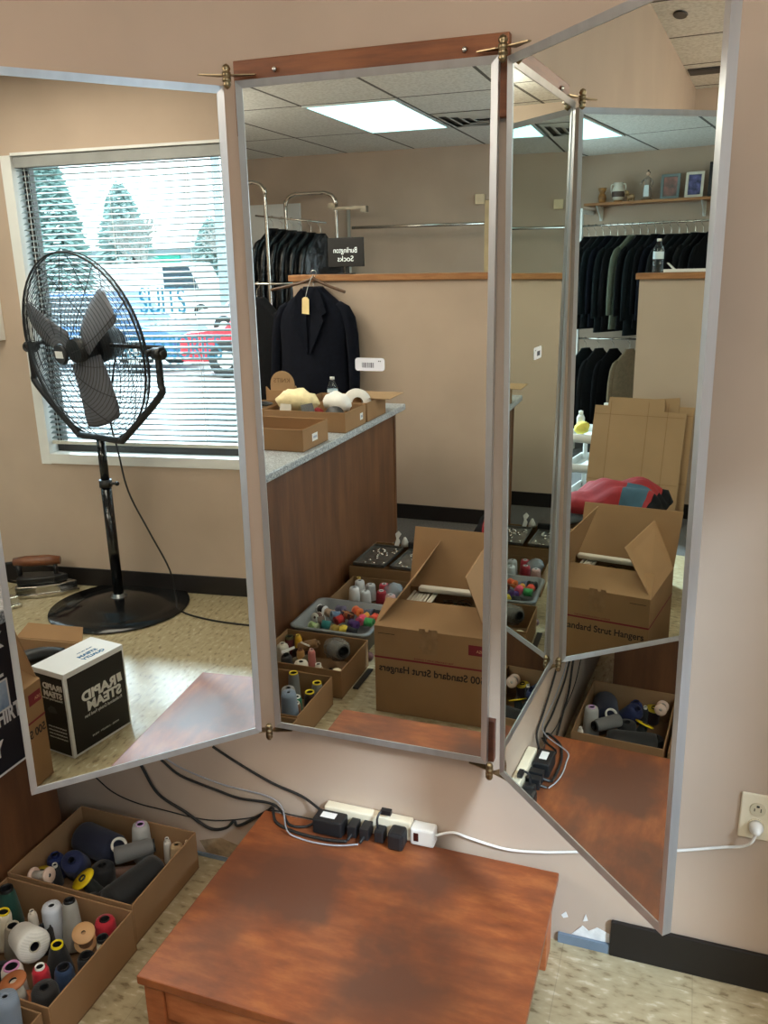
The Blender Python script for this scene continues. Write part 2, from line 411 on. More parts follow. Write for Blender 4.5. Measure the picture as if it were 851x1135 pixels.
_n = M_VINYL.node_tree; _n.nodes.clear(); _o = _n.nodes.new('ShaderNodeOutputMaterial'); _t = _n.nodes.new('ShaderNodeBsdfTranslucent'); _p = _n.nodes.new('ShaderNodeBsdfTransparent'); _x = _n.nodes.new('ShaderNodeMixShader')
_t.inputs['Color'].default_value = (.16, .32, .38, 1); _p.inputs['Color'].default_value = (.14, .34, .42, 1); _x.inputs[0].default_value = .5
_n.links.new(_t.outputs[0], _x.inputs[1]); _n.links.new(_p.outputs[0], _x.inputs[2]); _n.links.new(_x.outputs[0], _o.inputs['Surface'])
ltr = lambda nm, body, size, y0, z, width: text(nm, body, size, frame_m((XE + .1004, y0, z), (0, 1, 0), (0, 0, 1)), M_VINYL, w1, width=width, bold=.002)
ltr('lettering', 'SUITS', .185, -1.455, 1.445, .25)
ltr('lettering', 'ACCESSORIES', .18, -1.60, 1.22, .575)

# venetian blind
vb = thing('venetian_blind', 'white horizontal-slat venetian blind lowered in the window behind the pedestal fan', 'blind', (XE + .028, (WY0 + WY1) / 2, WZ0))
hw = (WY1 - WY0) / 2 - .008
MB().box(-.022, .022, -hw, hw, WZ1 - WZ0 - .056, WZ1 - WZ0 - .004).build('headrail', mat('blind_headrail', (146, 148, 146), .5), vb, bevel=.003)
MB().box(-.012, .012, -hw, hw, .05, .068).build('bottom_rail', mat('blind_bottom_rail', (206, 204, 190), .5), vb, bevel=.003)
sl = MB(); z = .085; M_SLAT = mat('blind_slat', (132, 150, 155), .45, var=.02)  # white slats toned down to grey-teal to paint their backlit shade
while z < WZ1 - WZ0 - .06:
    tl = .40
    pr = [(-.0125, -.0125 * tl), (-.004, .0016 - .004 * tl), (.004, .0016 + .004 * tl), (.0125, .0125 * tl)]
    a = [sl.bm.verts.new((x, -hw + .003, z + dz)) for x, dz in pr]; b2 = [sl.bm.verts.new((x, hw - .003, z + dz)) for x, dz in pr]
    for i in range(3): f = sl.bm.faces.new((a[i], a[i + 1], b2[i + 1], b2[i])); f.smooth = True
    z += .0275
so = sl.build('slats', M_SLAT, vb); sd = so.modifiers.new('Solid', 'SOLIDIFY'); sd.thickness = .0006
lc = MB()
for yy in (-hw + .05, -.18, .22, hw - .06):
    lc.cyl((-.0135, yy, .06), (-.0135, yy, WZ1 - WZ0 - .05), .0012, n=5).cyl((.0135, yy, .06), (.0135, yy, WZ1 - WZ0 - .05), .0012, n=5)
lc.build('ladder_cord', M_WHITEP, vb)

# ------------------------------------------------------------------ ceiling fixtures
M_DIFF = emis('lit_diffuser', (196, 246, 250), 2.4)
M_DIFF2 = emis('added_diffuser_near', (255, 240, 222), 6.6)  # unseen near panels, added to raise the room's ambient light
def light(x0, y0, label, m, drop=0.0):
    t = thing('ceiling_light', label, 'ceiling light', (x0 + .305, y0 + .61, ZC - .004), 'recessed fluorescent ceiling lights')
    f = MB(); a, b2, w = .30, .605, .018
    f.box(-a, a, -b2, -b2 + w, -.006, .003).box(-a, a, b2 - w, b2, -.006, .003).box(-a, -a + w, -b2 + w, b2 - w, -.006, .003).box(a - w, a, -b2 + w, b2 - w, -.006, .003)
    f.build('frame', mat('fixture_frame', (206, 210, 208), .5), t)
    MB().box(-a + w, a - w, -b2 + w, b2 - w, -.003 - drop, .002).build('diffuser', m, t, bevel=drop * .3)
light(-1.38, -4.57, 'lit fluorescent ceiling panel beside the square air vent', M_DIFF)
light(1.06, -4.57, 'lit fluorescent ceiling panel above the row of suit jackets', M_DIFF)
light(-1.38, -2.13, 'added unseen fluorescent ceiling panel above the granite counter', M_DIFF2)
light(1.06, -2.13, 'added unseen fluorescent ceiling panel near the window with the blind', M_DIFF2)
M_DIFF4 = emis('added_box_diffuser', (255, 246, 232), 12.0)  # unseen box lights, added to brighten the ceiling
M_DIFF3 = emis('added_diffuser_mid', (255, 244, 226), 8.0)  # unseen extra panel, added to brighten the shop
light(.45, -2.13, 'added unseen fluorescent ceiling panel over the middle of the shop, beside the one near the window', M_DIFF3)
light(-2.60, -3.35, 'added unseen surface-mounted box light behind the counter, farther from the mirror', M_DIFF4, .22)
light(-2.60, -2.13, 'added unseen surface-mounted box light behind the counter, nearer the mirror', M_DIFF4, .22)
t = thing('air_vent', 'square louvred ceiling air vent beside the lit fluorescent panel', 'vent', (-.465, -4.265, ZC - .002))
f = MB()
for i, a in enumerate((.29, .225, .16, .095)):
    z0, z1 = -.004 - .008 * (i % 2 == 0), .001
    for s in (-1, 1):
        f.hexa([(s * a, -a, z1), (s * (a - .035), -a + .035, -.016), (s * (a - .035), a - .035, -.016), (s * a, a, z1), (s * (a - .004), -a, z1 + .001), (s * (a - .041), -a + .035, -.013), (s * (a - .041), a - .035, -.013), (s * (a - .004), a, z1 + .001)])
        f.hexa([(-a, s * a, z1), (-a + .035, s * (a - .035), -.016), (a - .035, s * (a - .035), -.016), (a, s * a, z1), (-a, s * (a - .004), z1 + .001), (-a + .035, s * (a - .041), -.013), (a - .035, s * (a - .041), -.013), (a, s * (a - .004), z1 + .001)])
f.build('louvres', mat('vent_metal', (196, 196, 190), .5), t)
MB().box(-.29, .29, -.29, .29, -.0015, .0005).build('backing', M_BLACK, t)
o = MB().box(-2.86, -2.70, -.60, YN - .01, ZC - .006, ZC - .001).box(-2.845, -2.715, -.59, YN - .02, ZC - .009, ZC - .006).build('slot_vent', mat('dark_vent', (70, 68, 66), .6)); tag(o, 'dark slot vent in the ceiling along the top of the mirror wall', 'vent')
o = MB().lathe([(.035, -.006), (.04, -.001), (.0, 0)], 16, Matrix.Translation((-1.60, -.045, ZC - .001)) @ Matrix.Diagonal((1.6, .7, 1, 1))).build('sprinkler_hole', M_BLACK); tag(o, 'dark oval hole in the ceiling tile next to the mirror wall', 'ceiling hole')

# ================================================================== TAILOR MIRROR
FZ = 0.495
Wp, gp, hp, aL, aR = 0.5590, 0.0108, 0.0117, 0.83440, 0.82660
tL, sL, tR, sR, dL, dR = -0.0055, 0.0097, 0.0004, -0.0184, -0.0085, -0.0045
H = 1.524
def panel_m(which):
    """matrix taking (s, depth behind front, height) to world"""
    if which == 'C': return Matrix.Translation((0, 0, FZ))
    sg = -1 if which == 'L' else 1
    a, t_, s_, dz = (aL, tL, sL, dL) if which == 'L' else (-aR, tR, sR, dR)
    ax = V((-gp, -hp, 0)) if which == 'L' else V((Wp + gp, -hp, 0))
    R = Matrix.Rotation(a, 4, 'Z') @ Matrix.Rotation(t_, 4, 'X') @ Matrix.Rotation(s_, 4, 'Y')
    loc = Matrix.Translation((sg * gp, hp, -H / 2)) @ Matrix.Diagonal((sg, 1, 1, 1))
    return Matrix.Translation((0, 0, FZ)) @ Matrix.Translation(ax + V((0, 0, H / 2 + dz))) @ R @ loc
tm = thing('tailor_mirror', 'three-panel folding fitting mirror with aluminium frames on the wall above the power strip', 'mirror', (Wp / 2, 0.02, FZ))
TI = Matrix.Translation((-Wp / 2, -0.02, -FZ))
for which, nm in (('C', 'centre_panel'), ('L', 'wing_panel'), ('R', 'wing_panel')):
    Mp = TI @ panel_m(which); w, d = .0145, .019
    f = MB()
    pr = [(0, 0), (w, 0)]
    # mitred frame members with a slight inner lip
    def member(p):
        f.hexa([Mp @ V(q) for q in p])
    member([(0, d, 0), (0, 0, 0), (w, .003, w), (w, d, w), (0, d, H), (0, 0, H), (w, .003, H - w), (w, d, H - w)])
    member([(Wp, d, 0), (Wp, 0, 0), (Wp - w, .003, w), (Wp - w, d, w), (Wp, d, H), (Wp, 0, H), (Wp - w, .003, H - w), (Wp - w, d, H - w)])
    member([(0, d, 0), (0, 0, 0), (w, .003, w), (w, d, w), (Wp, d, 0), (Wp, 0, 0), (Wp - w, .003, w), (Wp - w, d, w)])
    member([(0, d, H), (0, 0, H), (w, .003, H - w), (w, d, H - w), (Wp, d, H), (Wp, 0, H), (Wp - w, .003, H - w), (Wp - w, d, H - w)])
    fo = f.build(nm, M_ALU, tm)
    g = MB(); g.hexa([Mp @ V(q) for q in ((w - .002, .0045, w - .002), (Wp - w + .002, .0045, w - .002), (Wp - w + .002, .008, w - .002), (w - .002, .008, w - .002), (w - .002, .0045, H - w + .002), (Wp - w + .002, .0045, H - w + .002), (Wp - w + .002, .008, H - w + .002), (w - .002, .008, H - w + .002))])
    g.build('mirror_glass', M_MIRROR, fo)
    bk = MB(); bk.hexa([Mp @ V(q) for q in ((w, .009, w), (Wp - w, .009, w), (Wp - w, .018, w), (w, .018, w), (w, .009, H - w), (Wp - w, .009, H - w), (Wp - w, .018, H - w), (w, .018, H - w))])
    bk.build('backing_board', mat('hardboard', (92, 66, 46), .8), fo)
MB().box(-.013 - Wp / 2, Wp + .016 - Wp / 2, 0.0, .0195, H - .105, H + .042).build('mounting_rail', M_RAIL, tm, bevel=.002)
MB().box(-.010 - Wp / 2, Wp + .014 - Wp / 2, 0.0, .0195, -.004, .105).build('mounting_rail', mat_wood('lower_rail_wood', (66, 34, 22), (80, 42, 28), (92, 52, 34), 0.5, 6, (1, 8, 8)), tm, bevel=.002)
for sx in (.085, Wp - .07):
    MB().sphere((sx - Wp / 2, -.003, H + .018), .006, 10, 6).build('screw_cap', M_CHROME, tm)
for side, z0 in (('L', 0), ('L', 1), ('R', 0), ('R', 1)):
    ax = V((-gp, -hp, 0)) if side == 'L' else V((Wp + gp, -hp, 0))
    zz = H + .008 if z0 else -.006
    hb = MB(); c = ax + V((-Wp / 2, -.022, zz))
    hb.lathe([(.0005, -.026), (.006, -.022), (.0090, -.016), (.0060, -.0125), (.0092, -.011), (.0092, -.004), (.0075, -.003), (.0092, -.002), (.0092, .006), (.0060, .008), (.0092, .012), (.007, .019), (.0005, .023)], 14, Matrix.Translation(c))
    sg = -1 if side == 'L' else 1
    a = aL if side == 'L' else -aR
    dv = Matrix.Rotation(a, 3, 'Z') @ V((sg, 0, 0)); nv = Matrix.Rotation(a, 3, 'Z') @ V((0, 1, 0))
    zt = zz + (.001 if z0 else -.003)
    for d_, n_ in ((dv, nv), (V((-sg, 0, 0)), V((0, 1, 0)))):
        b0 = ax + V((-Wp / 2, -.02, zt))
        hb.slab([b0 + d_ * .004 + n_ * (hp * 0 + .002), b0 + d_ * .016 + n_ * .004, b0 + d_ * .055 + n_ * .018, b0 + d_ * .055 + n_ * .026, b0 + d_ * .004 + n_ * .026], (0, 0, .002))
    hb.build('hinge', M_BRASS, tm)
# barcode sticker on the glass
st = thing('barcode_sticker', 'small white barcode sticker stuck on the centre mirror glass', 'sticker', (.285, .0040, 1.4365))
q = []
for cx, cz, a0 in ((.028, .008, 0), (-.028, .008, 90), (-.028, -.008, 180), (.028, -.008, 270)):
    for k in range(4):
        an = math.radians(a0 + k * 30); q.append((cx + .006 * math.cos(an), 0, cz + .006 * math.sin(an)))
MB().slab(q, (0, -.0006, 0)).build('label_face', mat('sticker_white', (232, 234, 240), .5, var=.01), st)
bc = MB(); x = -.018
for wv in (1, 2, 1, 3, 1, 1, 2, 1, 2, 3, 1, 2):
    bc.box(x, x + .0007 * wv, -.0009, -.0006, -.007, .004); x += .0007 * wv + .0012
bc.box(.020, .0225, -.0009, -.0006, .006, .0085).box(.024, .026, -.0009, -.0006, .006, .0085)
bc.build('barcode', plain((70, 72, 84)), st)

# ================================================================== PLATFORM STOOL
ps = thing('platform_step', 'low worn reddish wooden fitting platform standing on the floor under the mirror', 'platform', (-.055, -.575, 0))
L_, D_ = .795, .59
MB().box(0, L_, 0, D_, .20, .222).build('top', M_STOOL, ps, bevel=.003)
for x0 in (.012, L_ - .057):
    for y0 in (.006, D_ - .085): MB().box(x0, x0 + .045, y0, y0 + .075, 0.001, .1995).build('leg', M_STOOLSIDE, ps, bevel=.002)
MB().box(.058, L_ - .058, .012, .032, .115, .1995).build('apron', M_STOOLSIDE, ps, bevel=.002)
MB().box(.058, L_ - .058, D_ - .03, D_ - .012, .115, .1995).build('apron', M_STOOLSIDE, ps, bevel=.002)

# ================================================================== POWER STRIP AND CORDS
pz = .226
pst = thing('power_strip', 'cream power strip lying against the wall behind the wooden platform', 'power strip', (.28, .011, .224))
MB().box(-.155, .085, -.002, .026, 0.0, .055).build('body', M_CREAMP, pst, bevel=.004)
MB().box(.085, .148, -.012, .026, 0.0, .05).build('switch_housing', M_WHITEP, pst, bevel=.006)
MB().box(.095, .108, -.0135, -.0118, .014, .038).build('rocker_switch', plain((58, 18, 16), .3), pst, bevel=.001)
def wallcord(name, pts, r, m, label, n=6):
    o = MB().tube(smoothpath(pts, 6), r, n).build(name, m); return tag(o, label, 'cable')
pa = thing('power_adapter', 'black rectangular power adapter at the left end of the power strip', 'adapter', (.165, .001, .226))
MB().box(-.052, .03, -.045, .004, .004, .048).build('case', M_BLACK, pa, bevel=.005)
MB().box(-.035, .005, -.030, -.008, .0478, .0486).build('rating_sticker', M_LETTERWHITE, pa)
for i, x in enumerate((.218, .252)):
    o = MB().box(-.012, .012, -.030, .010, 0, .032).cyl((0, -.02, .01), (-.004, -.048, .004), .006, .004, 8).build('cord_plug', M_BLACK, loc=(x, -.004, .233), bevel=.004)
    tag(o, ('black cord plug next to the rectangular adapter in the power strip', 'black cord plug in the middle of the power strip')[i], 'plug')
o = MB().box(-.013, .013, -.024, .008, 0, .034).build('cord_plug', M_BLACK, loc=(.29, -.004, .229), bevel=.004); tag(o, 'small black plug under the bent wire hook on the power strip', 'plug')
o = MB().box(-.021, .021, -.038, .008, 0, .048).build('wall_wart', M_BLACK, loc=(.338, -.004, .2265), bevel=.008); tag(o, 'square black charger plugged in beside the white switch end of the strip', 'charger')
o = MB().tube(smoothpath([(.283, -.012, .262), (.281, -.010, .285), (.284, .002, .297), (.292, .012, .299)]), .0032, 6).box(.285, .312, .004, .018, .292, .304).build('wire_clip', M_BLACK); tag(o, 'black bent wire clip hooked over the top of the power strip', 'clip')
wallcord('black_cable', [(-.215, .033, .377 + 0), (-.142, .033, .341), (-.04, .033, .299), (.05, .03, .278), (.112, .006, .268)], .0036, M_RUBBER, 'straight black cord sloping down the wall to the rectangular adapter')
wallcord('black_cable', [(-.500, .031, .34), (-.457, .031, .266), (-.411, .031, .186), (-.324, .031, .144), (-.248, .031, .107), (-.194, .031, .120), (-.165, .031, .150), (-.150, .031, .138), (-.060, .029, .205), (-.03, .012, .236), (.0, -.03, .2285), (.05, -.048, .2275), (.10, -.056, .229), (.16, -.058, .231), (.214, -.056, .237)], .0042, M_RUBBER, 'thick black cord sagging down the wall and over the platform corner')
wallcord('black_cable', [(-.43, .031, .33), (-.383, .031, .299), (-.327, .031, .263), (-.213, .031, .240), (-.142, .031, .229), (-.045, .028, .236), (.0, .012, .2265), (.04, -.028, .2265), (.085, -.022, .2275), (.113, -.01, .245)], .0036, M_RUBBER, 'black cord along the wall, looping on the platform beside the adapter')
wallcord('grey_cable', [(-.40, .0372, .32), (-.33, .0372, .285), (-.20, .0372, .258), (-.06, .0372, .25), (.0, .01, .245), (.05, -.064, .238), (.09, -.070, .2265), (.15, -.072, .2265), (.2, -.066, .229), (.245, -.056, .236)], .0022, plain((150, 152, 158), .5), 'thin grey cord running along the wall to the middle plug')
wallcord('thin_black_cable', [(-.70, .0378, .25), (-.627, .0378, .186), (-.573, .0378, .150), (-.499, .0378, .132), (-.407, .0378, .128), (-.253, .0378, .128), (-.12, .0378, .165), (-.046, .036, .207), (.02, .01, .228), (.09, .004, .233), (.112, -.004, .24)], .0018, M_RUBBER, 'thinnest black cord, low on the wall behind the thread box')
wallcord('white_cable', [(.428, .018, .252), (.47, .030, .262), (.512, .033, .253), (.604, .033, .243), (.69, .033, .255), (.769, .033, .275), (.88, .033, .305), (.992, .033, .333), (1.096, .033, .368), (1.135, .022, .388), (1.152, .010, .412), (1.158, .012, .43)], .0034, M_WHITEP, 'white power cord along the wall from the strip to the outlet', 8)

ot = thing('wall_outlet', 'cream double wall outlet right of the mirror with a cord plugged in below', 'outlet', (1.159, YN - .0005, .461))
MB().box(-.035, .035, -.006, 0, -.057, .057).build('cover_plate', M_CREAMP, ot, bevel=.003)
for dz in (.020, -.020):
    MB().lathe([(.0165, 0), (.0165, .002), (.0155, .0028)], 24, Matrix.Translation((0, -.006, dz)) @ Matrix.Rotation(PI / 2, 4, 'X')).build('receptacle', mat('receptacle_cream', (206, 196, 170), .4), ot)
sl = MB()
for dz in (.020,):
    sl.box(-.0075, -.0055, -.0092, -.0087, dz - .004, dz + .003).box(.0055, .0075, -.0092, -.0087, dz - .005, dz + .004).box(-.003, .003, -.0092, -.0087, dz + .006, dz + .011)
sl.build('slots', M_BLACK, ot)
o = MB().lathe([(.0145, .0), (.0150, .012), (.010, .022), (.006, .03), (.0001, .031)], 16, Matrix.Translation((1.159, YN - .0092, .441)) @ Matrix.Rotation(PI / 2, 4, 'X')).build('cord_plug', M_WHITEP); tag(o, 'white round plug in the lower socket of the wall outlet', 'plug')

# ================================================================== COUNTER
ct = thing('service_counter', 'brown laminate service counter running out from the mirror wall', 'counter', (-.67, -.08, 0))
MB().box(-.62, 0, -2.87, 0, 0.001, .795).build('body', M_COUNTER, ct, bevel=.002)
MB().box(.0005, .004, -2.865, -2.835, .001, .79).build('end_trim', M_COUNTER, ct)
o = MB().box(-1.33, -.632, -3.035, -.075, .796, .832).build('countertop', M_GRANITE, bevel=.006); tag(o, 'speckled pale granite slab lying on top of the brown counter', 'countertop')

# poster on the counter front
po = thing('shirt_poster', 'black poster with white block letters and a blue picture on the counter front', 'poster', (-.6645, 0, 0))
PYA, PYB, PZA, PZB = -1.02, -.150, .381, .802
MB().box(-.0045, -.0015, PYA, PYB, PZA, PZB - .008).build('backing', mat('poster_black', (16, 20, 32), .4, var=.05), po)
b4 = MB(); w = .006
b4.box(-.0014, -.0008, PYA, PYB, PZA, PZA + w).box(-.0014, -.0008, PYA, PYB, PZB - w - .008, PZB - .008).box(-.0014, -.0008, PYA, PYA + w, PZA, PZB - .008).box(-.0014, -.0008, PYB - w, PYB, PZA, PZB - .008)
b4.build('border', M_LETTERWHITE, po)
pt = lambda nm, body, size, y, z, width: text(nm, body, size, frame_m((-.0013, y, z), (0, 1, 0), (0, 0, 1)), M_LETTERWHITE, po, width=width, bold=.002)
pt('lettering', 'RELAX', .058, -.385, .722, .19); pt('lettering', 'WE DO IT ALL', .05, -.62, .645, .415)
pt('lettering', 'SHIRTS', .06, -.268, .515, .115); pt('lettering', 'LAUNDRY', .06, -.50, .435, .255)
MB().box(-.0014, -.0009, -.44, -.205, .555, .63).build('picture', mat('poster_picture', (196, 214, 226), .4, c2=(20, 92, 150), scale=14, detail=3), po)
b4 = MB().box(-.0014, -.0007, -.445, -.200, .550, .555).box(-.0014, -.0007, -.445, -.200, .63, .635).box(-.0014, -.0007, -.445, -.44, .555, .63).box(-.0014, -.0007, -.205, -.200, .555, .63)
b4.build('picture_frame', M_LETTERWHITE, po)

# ================================================================== OPEN CARTONS
def carton(name, label, x0, x1, y0, y1, h, z0=0.001, m=None, group=None, cat='box', th=.004, cuts=True):
    t = thing(name, label, cat, ((x0 + x1) / 2, (y0 + y1) / 2, z0), group)
    a, b_ = (x1 - x0) / 2, (y1 - y0) / 2; m = m or M_CARD
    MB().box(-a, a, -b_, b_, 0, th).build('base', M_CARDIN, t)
    for (p, q, r, s) in ((-a, a, -b_, -b_ + th), (-a, a, b_ - th, b_), (-a, -a + th, -b_ + th, b_ - th), (a - th, a, -b_ + th, b_ - th)):
        MB().box(p, q, r, s, th, h).build('side_panel', m, t, bevel=.001, seg=1)
    return t
TB = 'open cartons of thread along the counter'
carton('thread_box', 'open cardboard box of navy and black thread cones in the corner by the mirror wall', -.655, -.265, -.312, -.012, .12, group=TB)
carton('thread_box', 'open cardboard box with the big white lying spool and the yellow-ringed cone', -.643, -.253, -.628, -.325, .12, group=TB)
carton('thread_box', 'open cardboard box holding the tall blue-grey spool and three yellow-capped cones', -.66, -.260, -.955, -.640, .12, group=TB)
carton('thread_box', 'open cardboard box with a plastic-bagged grey spool, beside the hanger carton', -.62, -.243, -1.305, -1.003, .12, group=TB)
carton('thread_box', 'cardboard box of shiny white and red cones under the metal trays', -.60, -.285, -2.04, -1.715, .10, group=TB, m=M_CARD2)
carton('storage_box', 'brown cardboard box carrying the two flat metal trays', -.63, -.22, -2.47, -2.06, .145, group=TB, m=M_CARD2)

# ------------------------------------------------------------------ thread spools
def axis_rot(ax):
    return V((0, 0, 1)).rotation_difference(V(ax).normalized()).to_euler()
def cone(label, top, h, r0, r1, c, core=(30, 30, 32), rc=.010, ax=(0, 0, 1), group=None, wind=None, name='thread_cone', flange=None, stick=.008):
    ax = V(ax).normalized(); base = V(top) - ax * h
    t = thing(name, label, 'thread', base, group, axis_rot(ax))
    k = r1 + (r0 - r1) * .5
    MB().lathe([(.0004, 0.0), (r0 * .7, 0.0), (r0 * .95, .002), (r0, h * .08), (k * 1.02, h * .5), (r1 * 1.04, h * .9), (r1 * .9, h - .001), (rc * 1.02, h)], 20, cap=False).build('winding', thread(c), t)
    mc = plain(core, .4)
    MB().lathe([(rc * 1.0, h - .004), (rc, h + stick), (rc * .93, h + stick + .001), (rc * .80, h + stick), (rc * .76, h + stick - .003)], 16, cap=False).lathe([(rc * .76, h + stick - .003), (rc * .66, h - .030), (.0004, h - .031)], 16, mi=1, cap=False).build('core', [mc, M_BLACK], t)  # inside of the tube painted black in place of its shade
    if flange:
        MB().lathe([(flange[0], h - .001), (flange[0], h + .003), (rc, h + .0035)], 20).build('flange', plain(flange[1], .5), t)
    return t
def spool(label, c0, c1, rt, rf, ct_, cf, hole=.3, group=None, name='thread_spool', fl=None):
    """flanged reel from c0 to c1; rf flange radius, rt thread radius"""
    ax = V(c1) - V(c0); h = ax.length
    t = thing(name, label, 'thread', c0, group, axis_rot(ax))
    fl = fl or min(.006, h * .12)
    MB().lathe([(rt * .98, fl), (rt, h * .5), (rt * .98, h - fl)], 16).build('winding', thread(ct_), t)
    mf = plain(cf, .5)
    for z0 in (0, h - fl):
        MB().lathe([(rf * hole, z0), (rf * .97, z0), (rf, z0 + fl * .3), (rf, z0 + fl * .7), (rf * .97, z0 + fl), (rf * hole, z0 + fl)], 18, cap=False).build('flange', mf, t)
    MB().lathe([(rf * hole, h * .98), (rf * hole * .95, h * .6), (.0003, h * .58)], 12, cap=False).build('bore', M_BLACK, t)  # reel hole coloured black to stand in for inner shade
    return t
Z0 = .006
G1, G2, G3, G4, G5, G6 = ('thread in the corner box', 'thread in the box with the white spool', 'thread in the yellow-capped box', 'thread in the box by the hanger carton', 'spools in the grey tub', 'shiny cones in the box under the trays')
# corner box
cone('fat navy thread cone lying in the back corner of the box', (-.470, -.098, .070), .150, .045, .042, (24, 32, 58), (22, 26, 44), .012, (.97, -.22, .06), G1)
cone('round dark blue ball-like cone in front of the fat navy cone', (-.552, -.188, .088), .075, .036, .030, (22, 34, 78), (20, 28, 60), .010, (.25, -.55, .8), G1)
cone('short royal blue cone at the counter side of the corner box', (-.620, -.176, .076), .066, .026, .022, (24, 44, 104), (22, 34, 84), .012, (0, 0, 1), G1)
cone('dark maroon cone with a thin yellow rim at the counter side', (-.612, -.240, .070), .056, .026, .024, (44, 16, 20), (28, 14, 16), .010, (.05, -.1, 1), G1, flange=(.027, (196, 172, 40)))
spool('reel with a pale pinkish wooden face beside the maroon cone', (-.612, -.270, .088), (-.556, -.268, .102), .013, .022, (200, 196, 186), (226, 196, 176), .22, G1)
cone('slim black cone with a white tip in the corner box', (-.590, -.212, .078), .066, .018, .012, (28, 30, 34), (224, 220, 206), .007, (.1, -.1, 1), G1)
cone('black cone with a wide yellow ring tilted up in the corner box', (-.487, -.224, .072), .062, .022, .014, (34, 40, 38), (24, 26, 26), .010, (-.40, -.30, .85), G1, flange=(.033, (236, 204, 20)))
cone('silver-grey cone with a pink tube standing upright in the corner box', (-.421, -.050, .137), .115, .029, .023, (178, 178, 174), (206, 168, 214), .012, (.02, .0, 1), G1, stick=.003)
cone('grey cone lying with its black end towards the platform', (-.366, -.074, .098), .105, .024, .021, (112, 112, 110), (18, 18, 20), .018, (.72, .60, .05), G1, stick=.004)
o = MB().lathe([(.016, 0), (.022, .001), (.022, .008), (.016, .009), (.016, 0)], 22, cap=False).build('plastic_ring', plain((222, 220, 208), .4), loc=(-.452, -.112, .104)); o.rotation_euler = (.5, .5, .3); tag(o, 'white plastic ring leaning on the grey cones in the corner box', 'ring', G1)
cone('big black cone lying along the platform side of the corner box', (-.316, -.125, .080), .16, .043, .040, (20, 21, 22), (14, 14, 14), .014, (.28, .95, .06), G1)
cone('second black cone lying left of the big black cone', (-.405, -.200, .040), .085, .026, .024, (18, 19, 20), (14, 14, 14), .012, (.2, .95, .05), G1)
cone('small tan cone at the platform side corner of the box', (-.318, -.034, .082), .074, .020, .017, (186, 156, 116), (170, 140, 100), .008, (.05, .05, 1), G1, stick=.002)
cone('small white cone between the grey cone and the tan cone', (-.354, -.027, .082), .074, .013, .010, (222, 216, 206), (228, 222, 212), .006, (0, 0, 1), G1)
cone('small red cone tucked beside the big black cone', (-.288, -.078, .080), .07, .013, .011, (170, 24, 36), (140, 20, 28), .006, (.1, 0, 1), G1)
cone('tiny cream cone in the wall side corner of the box', (-.285, -.032, .094), .086, .009, .008, (226, 204, 170), (222, 196, 160), .004, (0, 0, 1), G1)
cone('dusty brown cone under the grey lying cone', (-.395, -.118, .040), .07, .016, .015, (112, 84, 72), (90, 66, 56), .008, (.9, .4, .05), G1)
cone('black cone standing behind the yellow-ringed one in the corner box', (-.468, -.168, .078), .070, .034, .030, (19, 20, 23), (14, 14, 14), .012, (0, 0, 1), G1, stick=.002)
cone('low black cone between yellow-ringed cone and big black cone', (-.425, -.270, .066), .058, .030, .027, (18, 18, 20), (14, 14, 14), .012, (0, 0, 1), G1, stick=.002)
# box with the white spool
cone('dark green cone with a black cap against the counter', (-.605, -.368, .122), .11, .031, .020, (20, 70, 58), (20, 22, 22), .017, (0, 0, 1), G2)
cone('cream cone with a yellow ring top', (-.565, -.424, .112), .10, .026, .019, (226, 214, 188), (232, 206, 28), .015, (.1, .1, 1), G2, stick=.004)
cone('dull beige cone with a dark hole', (-.521, -.443, .100), .088, .024, .018, (176, 166, 148), (190, 180, 160), .016, (.1, .0, 1), G2, stick=.003)
cone('narrow off-white cone next to the white upright cone', (-.500, -.398, .106), .095, .014, .011, (214, 204, 188), (214, 204, 188), .006, (0, 0, 1), G2)
cone('upright bluish white cone by the back of the box', (-.462, -.371, .118), .105, .027, .024, (214, 220, 230), (220, 224, 232), .010, (0, 0, 1), G2, stick=.001)
cone('black cone in front of the bluish white cone', (-.462, -.405, .078), .066, .023, .020, (26, 26, 28), (18, 18, 20), .017, (0, 0, 1), G2, stick=.003)
cone('tall grey cone with a black tube end', (-.411, -.362, .135), .125, .027, .018, (158, 156, 148), (20, 20, 22), .014, (-.08, .12, 1), G2, stick=.006)
cone('bright red cone at the back corner nearest the platform', (-.308, -.364, .112), .10, .029, .024, (176, 18, 40), (24, 14, 16), .012, (0, 0, 1), G2, stick=.002)
cone('cream cone with a black cap beside the red cone', (-.278, -.412, .105), .095, .018, .015, (222, 208, 180), (20, 20, 22), .014, (0, 0, 1), G2, stick=.006)
spool('reel with a flat tan wooden face turned up', (-.338, -.404, .070), (-.322, -.424, .122), .018, .027, (170, 130, 90), (196, 152, 104), .2, G2)
cone('short black cone below the tan wooden reel', (-.287, -.463, .100), .088, .024, .020, (26, 26, 28), (16, 16, 18), .015, (0, 0, 1), G2, stick=.003)
cone('black cone with a yellow ring top in the middle of the box', (-.366, -.466, .108), .09, .034, .018, (22, 22, 24), (234, 210, 20), .014, (.05, .0, 1), G2, stick=.006)
cone('big white spool lying across the others with its round face outwards', (-.408, -.492, .116), .085, .033, .039, (226, 224, 216), (196, 190, 170), .014, (.86, -.40, .22), G2, stick=.001)
cone('off-white cone with a pink tube', (-.428, -.548, .104), .092, .029, .023, (214, 204, 192), (206, 140, 186), .018, (0, 0, 1), G2, stick=.003)
cone('small red cone with a white tube', (-.362, -.530, .104), .092, .022, .018, (190, 24, 44), (236, 234, 228), .011, (0, 0, 1), G2, stick=.006)
cone('blue cone with a navy tube end', (-.313, -.510, .102), .09, .028, .020, (34, 58, 92), (18, 20, 30), .014, (0, 0, 1), G2, stick=.004)
